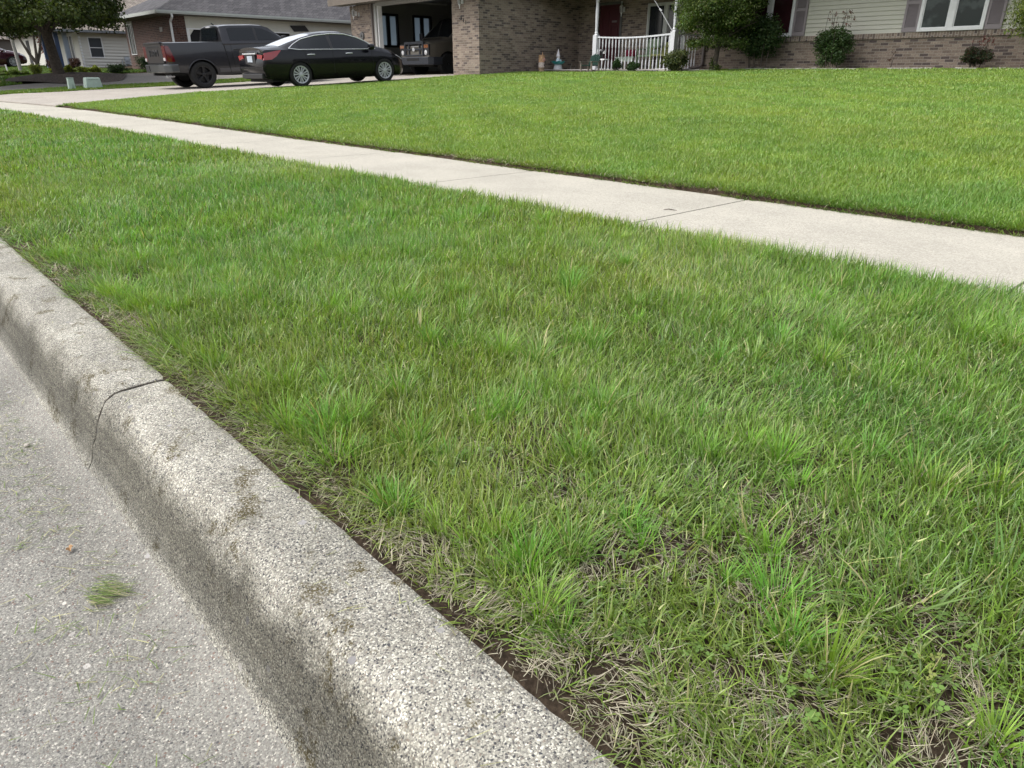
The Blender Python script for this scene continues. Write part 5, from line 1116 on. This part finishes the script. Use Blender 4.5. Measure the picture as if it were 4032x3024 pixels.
tag(obj('marker_post', MB().tube([(-44,7.2,.75),(-44.02,7.17,1.2)], .035, 6), M_white), 'short white marker post in the grass at the left', 'post')
shrub('flowering_shrub', -58, 12.4, 1.1, 1.0, 2.1, 'pink flowering shrub left of the big tree trunk', (.40,.10,.12), 2600, .16, 4, .5, tint=((.10,.14,.05),.3))
# distant street trees behind the houses
for i, (x, y, h, r) in enumerate(((-84,9,7,3.4),(-104,10.5,9,4.5),(-128,6,10,6),(-66,24,8,4),(-98,27,10,6),(-140,16,12,8))):
    z = g(x, y); e = thing('distant_tree', (x, y, z), ['distant tree over the maroon car roof','distant tree before the small brick house','farthest tree down the street at the left edge','tall tree behind the white siding house','tall tree behind the taupe house','broad tree closing the far end of the street'][i], 'tree', 'distant trees down the street')
    obj('trunk', MB().tube([(x,y,z-.1),(x,y,z+h*.5)], [.25,.14], 8), M_bark, e); cl = [(x+r*.8*(rnd.random()-.5)*2, y+r*.8*(rnd.random()-.5)*2, z+h*(.3+.65*rnd.random()), r*.35, r*.35, h*.12, 120) for _ in range(30)]
    leafmesh('crown', cl, .34, (.06,.095,.03), e, .2, asp=.7)

# ------------------------------------------------------------------ utility boxes, garden ornaments, porch furniture
M_green = mat('pale_green_enamel', (.36,.45,.39), .5, var=.08, vscale=10)
def ubox(x, y, hx, hy, h, label, flat):
    z = g(x, y); e = thing('utility_box', (x, y, z), label, 'utility box', 'pale green utility boxes by the driveway')
    t = .82; mb = MB().add([(x-hx,y-hy,z),(x+hx,y-hy,z),(x+hx,y+hy,z),(x-hx,y+hy,z),(x-hx*t,y-hy*t,z+h),(x+hx*t,y-hy*t,z+h),(x+hx*t,y+hy*t,z+h),(x-hx*t,y+hy*t,z+h)], [(0,3,2,1),(4,5,6,7),(0,1,5,4),(1,2,6,5),(2,3,7,6),(3,0,4,7)])
    obj('housing', mb, M_green, e, bevel=.03 if flat else .012)
    if flat:
        vm = MB()
        for k in range(4): yy = y-hy*.45+k*hy*.3; vm.box(x+hx*.86, x+hx*.86+.012, yy-.03, yy+.03, z+h*.80, z+h*.86)
        obj('vent_row', vm, mat('vent_green', (.26,.32,.29), .7), e)  # row of small raised marks in a darker green
        obj('base_collar', MB().box(x-hx-.02,x+hx+.02,y-hy-.02,y+hy+.02,z-.06,z+.015), mat('collar_green', (.30,.38,.32), .7), e)
    else:
        obj('cap', MB().box(x-hx*.92,x+hx*.92,y-hy*.92,y+hy*.92,z+h,z+h+.03), M_green, e, bevel=.01)
        obj('cover_plate', MB().prism([(y-hy*.2,z+.02),(y+hy*.55,z+.02),(y+hy*.25,z+h*.55)], 'x', x+hx*.98, x+hx*1.04), mat('cover_green', (.22,.30,.25), .6), e)
ubox(-29.0, 6.45, .10, .105, .345, 'narrow pale green utility pedestal left of the wider box', False)
ubox(-29.05, 7.12, .20, .27, .355, 'wide low pale green utility box right of the narrow pedestal', True)
# carved log
cz = g(-19.15, 18.95); e = thing('carved_log', (-19.15, 18.95, cz), 'small carved wooden post ornament standing against the brick garage wall', 'garden ornament')
M_wood = mat('orange_wood', (.55,.34,.20), .8, var=.35, vscale=18); M_wood2 = mat('pale_pinkish_wood', (.68,.58,.52), .8, var=.3, vscale=22)
obj('base', MB().lathe([(.10,-.03),(.098,.05),(.104,.13)], (-19.15,18.95,cz), 12, wob=.08), mat('bark_edge_wood', (.34,.25,.16), .9, var=.4, vscale=15), e)
obj('lower_block', MB().lathe([(.104,.13),(.10,.16),(.108,.20),(.104,.27),(.09,.285)], (-19.15,18.95,cz), 12, wob=.06), M_wood2, e)
f = obj('carved_face', MB().lathe([(.09,.285),(.106,.30),(.10,.36),(.108,.40),(.10,.45),(.106,.52)], (-19.15,18.95,cz), 12, wob=.07), M_wood, e)
obj('cheek', MB().lathe([(.01,-.04),(.05,-.02),(.05,.03),(.01,.06)], (-19.05,18.97,cz+.36), 10), mat('pink_wood', (.45,.24,.21), .7), f); obj('eye', MB().lathe([(.025,0),(.02,.012)], (-19.045,18.97,cz+.20), 10, axis='x'), M_plastic, f)
obj('spike', MB().lathe([(.028,.45),(.018,.54),(.004,.62)], (-19.11,18.95,cz), 8), M_wood, e)
# bird bath planter with gnome
cz = g(-19.15, 19.77); e = thing('bird_bath', (-19.15, 19.77, cz), 'teal wavy bowl on an upturned white pot by the brick wall', 'bird bath')
obj('pot', MB().lathe([(.175,-.03),(.168,.02),(.13,.17),(.12,.175)], (-19.15,19.77,cz), 20), M_oldwhite, e, smooth=True)
bm_ = MB(); P = []
for (r, z) in ((.10,.175),(.16,.19),(.225,.235),(.245,.285),(.235,.287),(.20,.24),(.10,.215),(.0,.21)):
    P.append([(-19.15+r*(1+.05*math.sin(7*t)*(r > .2))*math.cos(t), 19.77+r*(1+.05*math.sin(7*t)*(r > .2))*math.sin(t), cz+z+.012*math.sin(7*t)*(r > .2)) for t in [2*math.pi*k/42 for k in range(43)]])
obj('bowl', bm_.grid(P), mat('teal_glaze', (.03,.28,.27), .3, var=.25, vscale=14, coat=.5), e, smooth=True)
cz += .215; e = thing('garden_gnome', (-19.15, 19.77, cz), 'pale garden gnome with tall pointed hat standing in the teal bowl', 'garden gnome')
gn = MB(); c = (-19.15,19.77,cz)
obj('body', MB().lathe([(.085,0),(.088,.03),(.075,.10),(.062,.15),(.045,.175)], c, 16).lathe([(.02,-.04),(.032,-.02),(.03,.02),(.01,.04)], (-19.08,19.72,cz+.09), 8).lathe([(.02,-.04),(.032,-.02),(.03,.02),(.01,.04)], (-19.08,19.83,cz+.09), 8), mat('pale_blue_plaster', (.68,.80,.88), .6, var=.12, vscale=30), e, smooth=True)
h_ = obj('head', MB().lathe([(.03,.165),(.055,.185),(.058,.215),(.045,.245)], c, 14), mat('gnome_face', (.62,.56,.52), .6), e, smooth=True)
obj('beard', MB().lathe([(.008,.09),(.035,.12),(.05,.17),(.045,.20)], (-19.125,19.77,cz), 10), M_white, h_); obj('nose', MB().lathe([(.004,-.012),(.013,0),(.004,.012)], (-19.088,19.77,cz+.212), 8), mat('gnome_nose', (.6,.42,.38), .6), h_)
obj('hat', MB().lathe([(.078,.225),(.07,.245),(.055,.29),(.035,.36),(.016,.43),(.003,.475)], c, 14), mat('pale_lilac_plaster', (.82,.79,.83), .6, var=.1, vscale=30), e, smooth=True)
obj('dry_twigs', MB().tube([(-19.0,20.25,g(-19,20.3)),(-19,20.3,g(-19,20.3)+.14),(-19,20.34,g(-19,20.3)+.2)], .006, 5).tube([(-19.0,20.45,g(-19,20.3)),(-19,20.55,g(-19,20.3)+.12),(-19,20.48,g(-19,20.3)+.17)], .006, 5), M_bark2, None, 'dry curled twigs in the bed right of the teal bowl', 'twigs')
# small green garden chair
cx, cy = -16.57, 18.55; cz = g(cx, cy); e = thing('garden_chair', (cx, cy, cz), 'small green slatted garden chair with weathered wooden arms', 'chair')
M_gp = mat('dark_green_paint', (.010,.032,.024), .8, spec=.2); M_ww = mat('weathered_wood', (.20,.17,.14), .9, var=.25, vscale=20)
for k in range(5):
    x = cx-.16+k*.08; t = .50+.06*(1-abs(k-2)/2); obj('back_slat', MB().add([(x-.034,cy+.16,cz+.20),(x+.034,cy+.16,cz+.20),(x+.034,cy+.18,cz+.20),(x-.034,cy+.18,cz+.20),(x-.034,cy+.30,cz+t),(x+.034,cy+.30,cz+t),(x+.034,cy+.32,cz+t),(x-.034,cy+.32,cz+t)], [(0,3,2,1),(4,5,6,7),(0,1,5,4),(1,2,6,5),(2,3,7,6),(3,0,4,7)]), M_gp, e)
obj('seat', MB().box(cx-.20,cx+.20,cy-.16,cy+.18,cz+.19,cz+.215), M_gp, e)
for s in (-1, 1):
    obj('armrest', MB().box(cx+s*.235-.035,cx+s*.235+.035,cy-.2,cy+.25,cz+.30,cz+.32), M_ww, e)
    for yy in (-.15,.2): obj('leg', MB().box(cx+s*.225-.02,cx+s*.225+.02,cy+yy-.02,cy+yy+.02,cz-.01,cz+.30), M_ww, e)
# white shelf ornament
cx, cy = -16.38, 18.95; cz = g(cx, cy); e = thing('plant_stand', (cx, cy, cz), 'white shelf on thin legs with a black ornament and white bow', 'plant stand')
obj('shelf', MB().box(cx-.19,cx+.18,cy-.12,cy+.12,cz+.34,cz+.375), M_white, e, bevel=.005); obj('side_scroll', MB().tube([(cx-.19,cy-.1,cz+.34),(cx-.21,cy-.1,cz+.42),(cx-.14,cy-.1,cz+.54),(cx-.12,cy-.1,cz+.66)], .014, 6), M_white, e)
for (a, b) in ((-.02,-.1),(.02,.1),(.12,-.1),(.12,.1)): obj('leg', MB().tube([(cx+a*.9-.04,cy+b,cz-.01),(cx+a,cy+b,cz+.34)], .010, 5), M_ww, e)
cz2 = cz+.375; e = thing('black_ornament', (cx, cy, cz2), 'small black head shaped ornament with a white ribbon bow on the white shelf', 'ornament')
obj('head', MB().lathe([(.02,0),(.04,.05),(.035,.12),(.07,.17),(.085,.22),(.06,.27),(.015,.29)], (cx-.02,cy,cz2-.0), 14), M_plastic, e, smooth=True)
obj('ribbon', MB().tube([(cx+.05,cy-.05,cz2+.16),(cx+.14,cy-.05,cz2+.17),(cx+.16,cy-.05,cz2+.25),(cx+.11,cy-.05,cz2+.22),(cx+.05,cy-.05,cz2+.16)], .010, 5).tube([(cx-.02,cy-.08,cz2+.27),(cx-.06,cy-.08,cz2+.24)], .012, 5), M_white, e)
# porch: bench, cushion, chairs
M_pg = mat('pale_sage_paint', (.30,.36,.30), .7, var=.15); M_sage = mat('sage_fabric', (.20,.27,.17), .9, var=.2, vscale=12); M_yg = mat('olive_yellow_fabric', (.17,.18,.06), .9, var=.3, vscale=9)
FZp = 1.015
e = thing('porch_bench', (-16.62, 20.5, FZp), 'pale sage wooden bench behind the railing left of centre', 'bench')
bs = MB()
for k in range(4): bs.box(-17.02,-16.26,20.36+k*.09,20.44+k*.09,FZp+.36,FZp+.385)
obj('seat', bs, M_pg, e); obj('apron', MB().box(-17.0,-16.28,20.34,20.36,FZp+.24,FZp+.355), M_pg, e)
for x in (-16.98,-16.30):
    for y in (20.38,20.68): obj('leg', MB().box(x-.025,x+.025,y-.025,y+.025,FZp,FZp+.36), M_pg, e)
tag(obj('cushion', MB().box(-16.66,-16.28,20.40,20.66,FZp+.387,FZp+.60), mat('crimson_fabric', (.13,.006,.022), .9), bevel=.05), 'crimson cushion standing on the pale sage bench', 'cushion')
def pchair(x, y, w, hz, matl, label, leanb):
    e = thing('porch_chair', (x, y, FZp), label, 'chair', None)
    obj('seat', MB().box(x-w,x+w,y-.25,y+.22,FZp+.38,FZp+.43), matl, e, bevel=.015)
    obj('backrest', MB().add([(x-w,y+.20,FZp+.42),(x+w,y+.20,FZp+.42),(x+w,y+.24,FZp+.42),(x-w,y+.24,FZp+.42),(x-w*.9,y+.20+leanb,FZp+hz),(x+w*.9,y+.20+leanb,FZp+hz),(x+w*.9,y+.24+leanb,FZp+hz),(x-w*.9,y+.24+leanb,FZp+hz)], [(0,3,2,1),(4,5,6,7),(0,1,5,4),(1,2,6,5),(2,3,7,6),(3,0,4,7)]), matl, e, bevel=.015)
    for s in (-1, 1):
        obj('armrest', MB().tube([(x+s*w,y-.25,FZp+.60),(x+s*w,y+.1,FZp+.62),(x+s*w,y+.25,FZp+.60)], .02, 6), matl, e)
        for yy in (-.23,.2): obj('leg', MB().tube([(x+s*w*1.02,y+yy,FZp),(x+s*w,y+yy,FZp+.60)], .018, 6), matl, e)
pchair(-15.95, 20.75, .27, .93, M_sage, 'sage green porch chair behind the middle of the railing', .08)
pchair(-15.05, 20.3, .26, .80, M_yg, 'olive yellow porch chair behind the right end of the railing', .22)
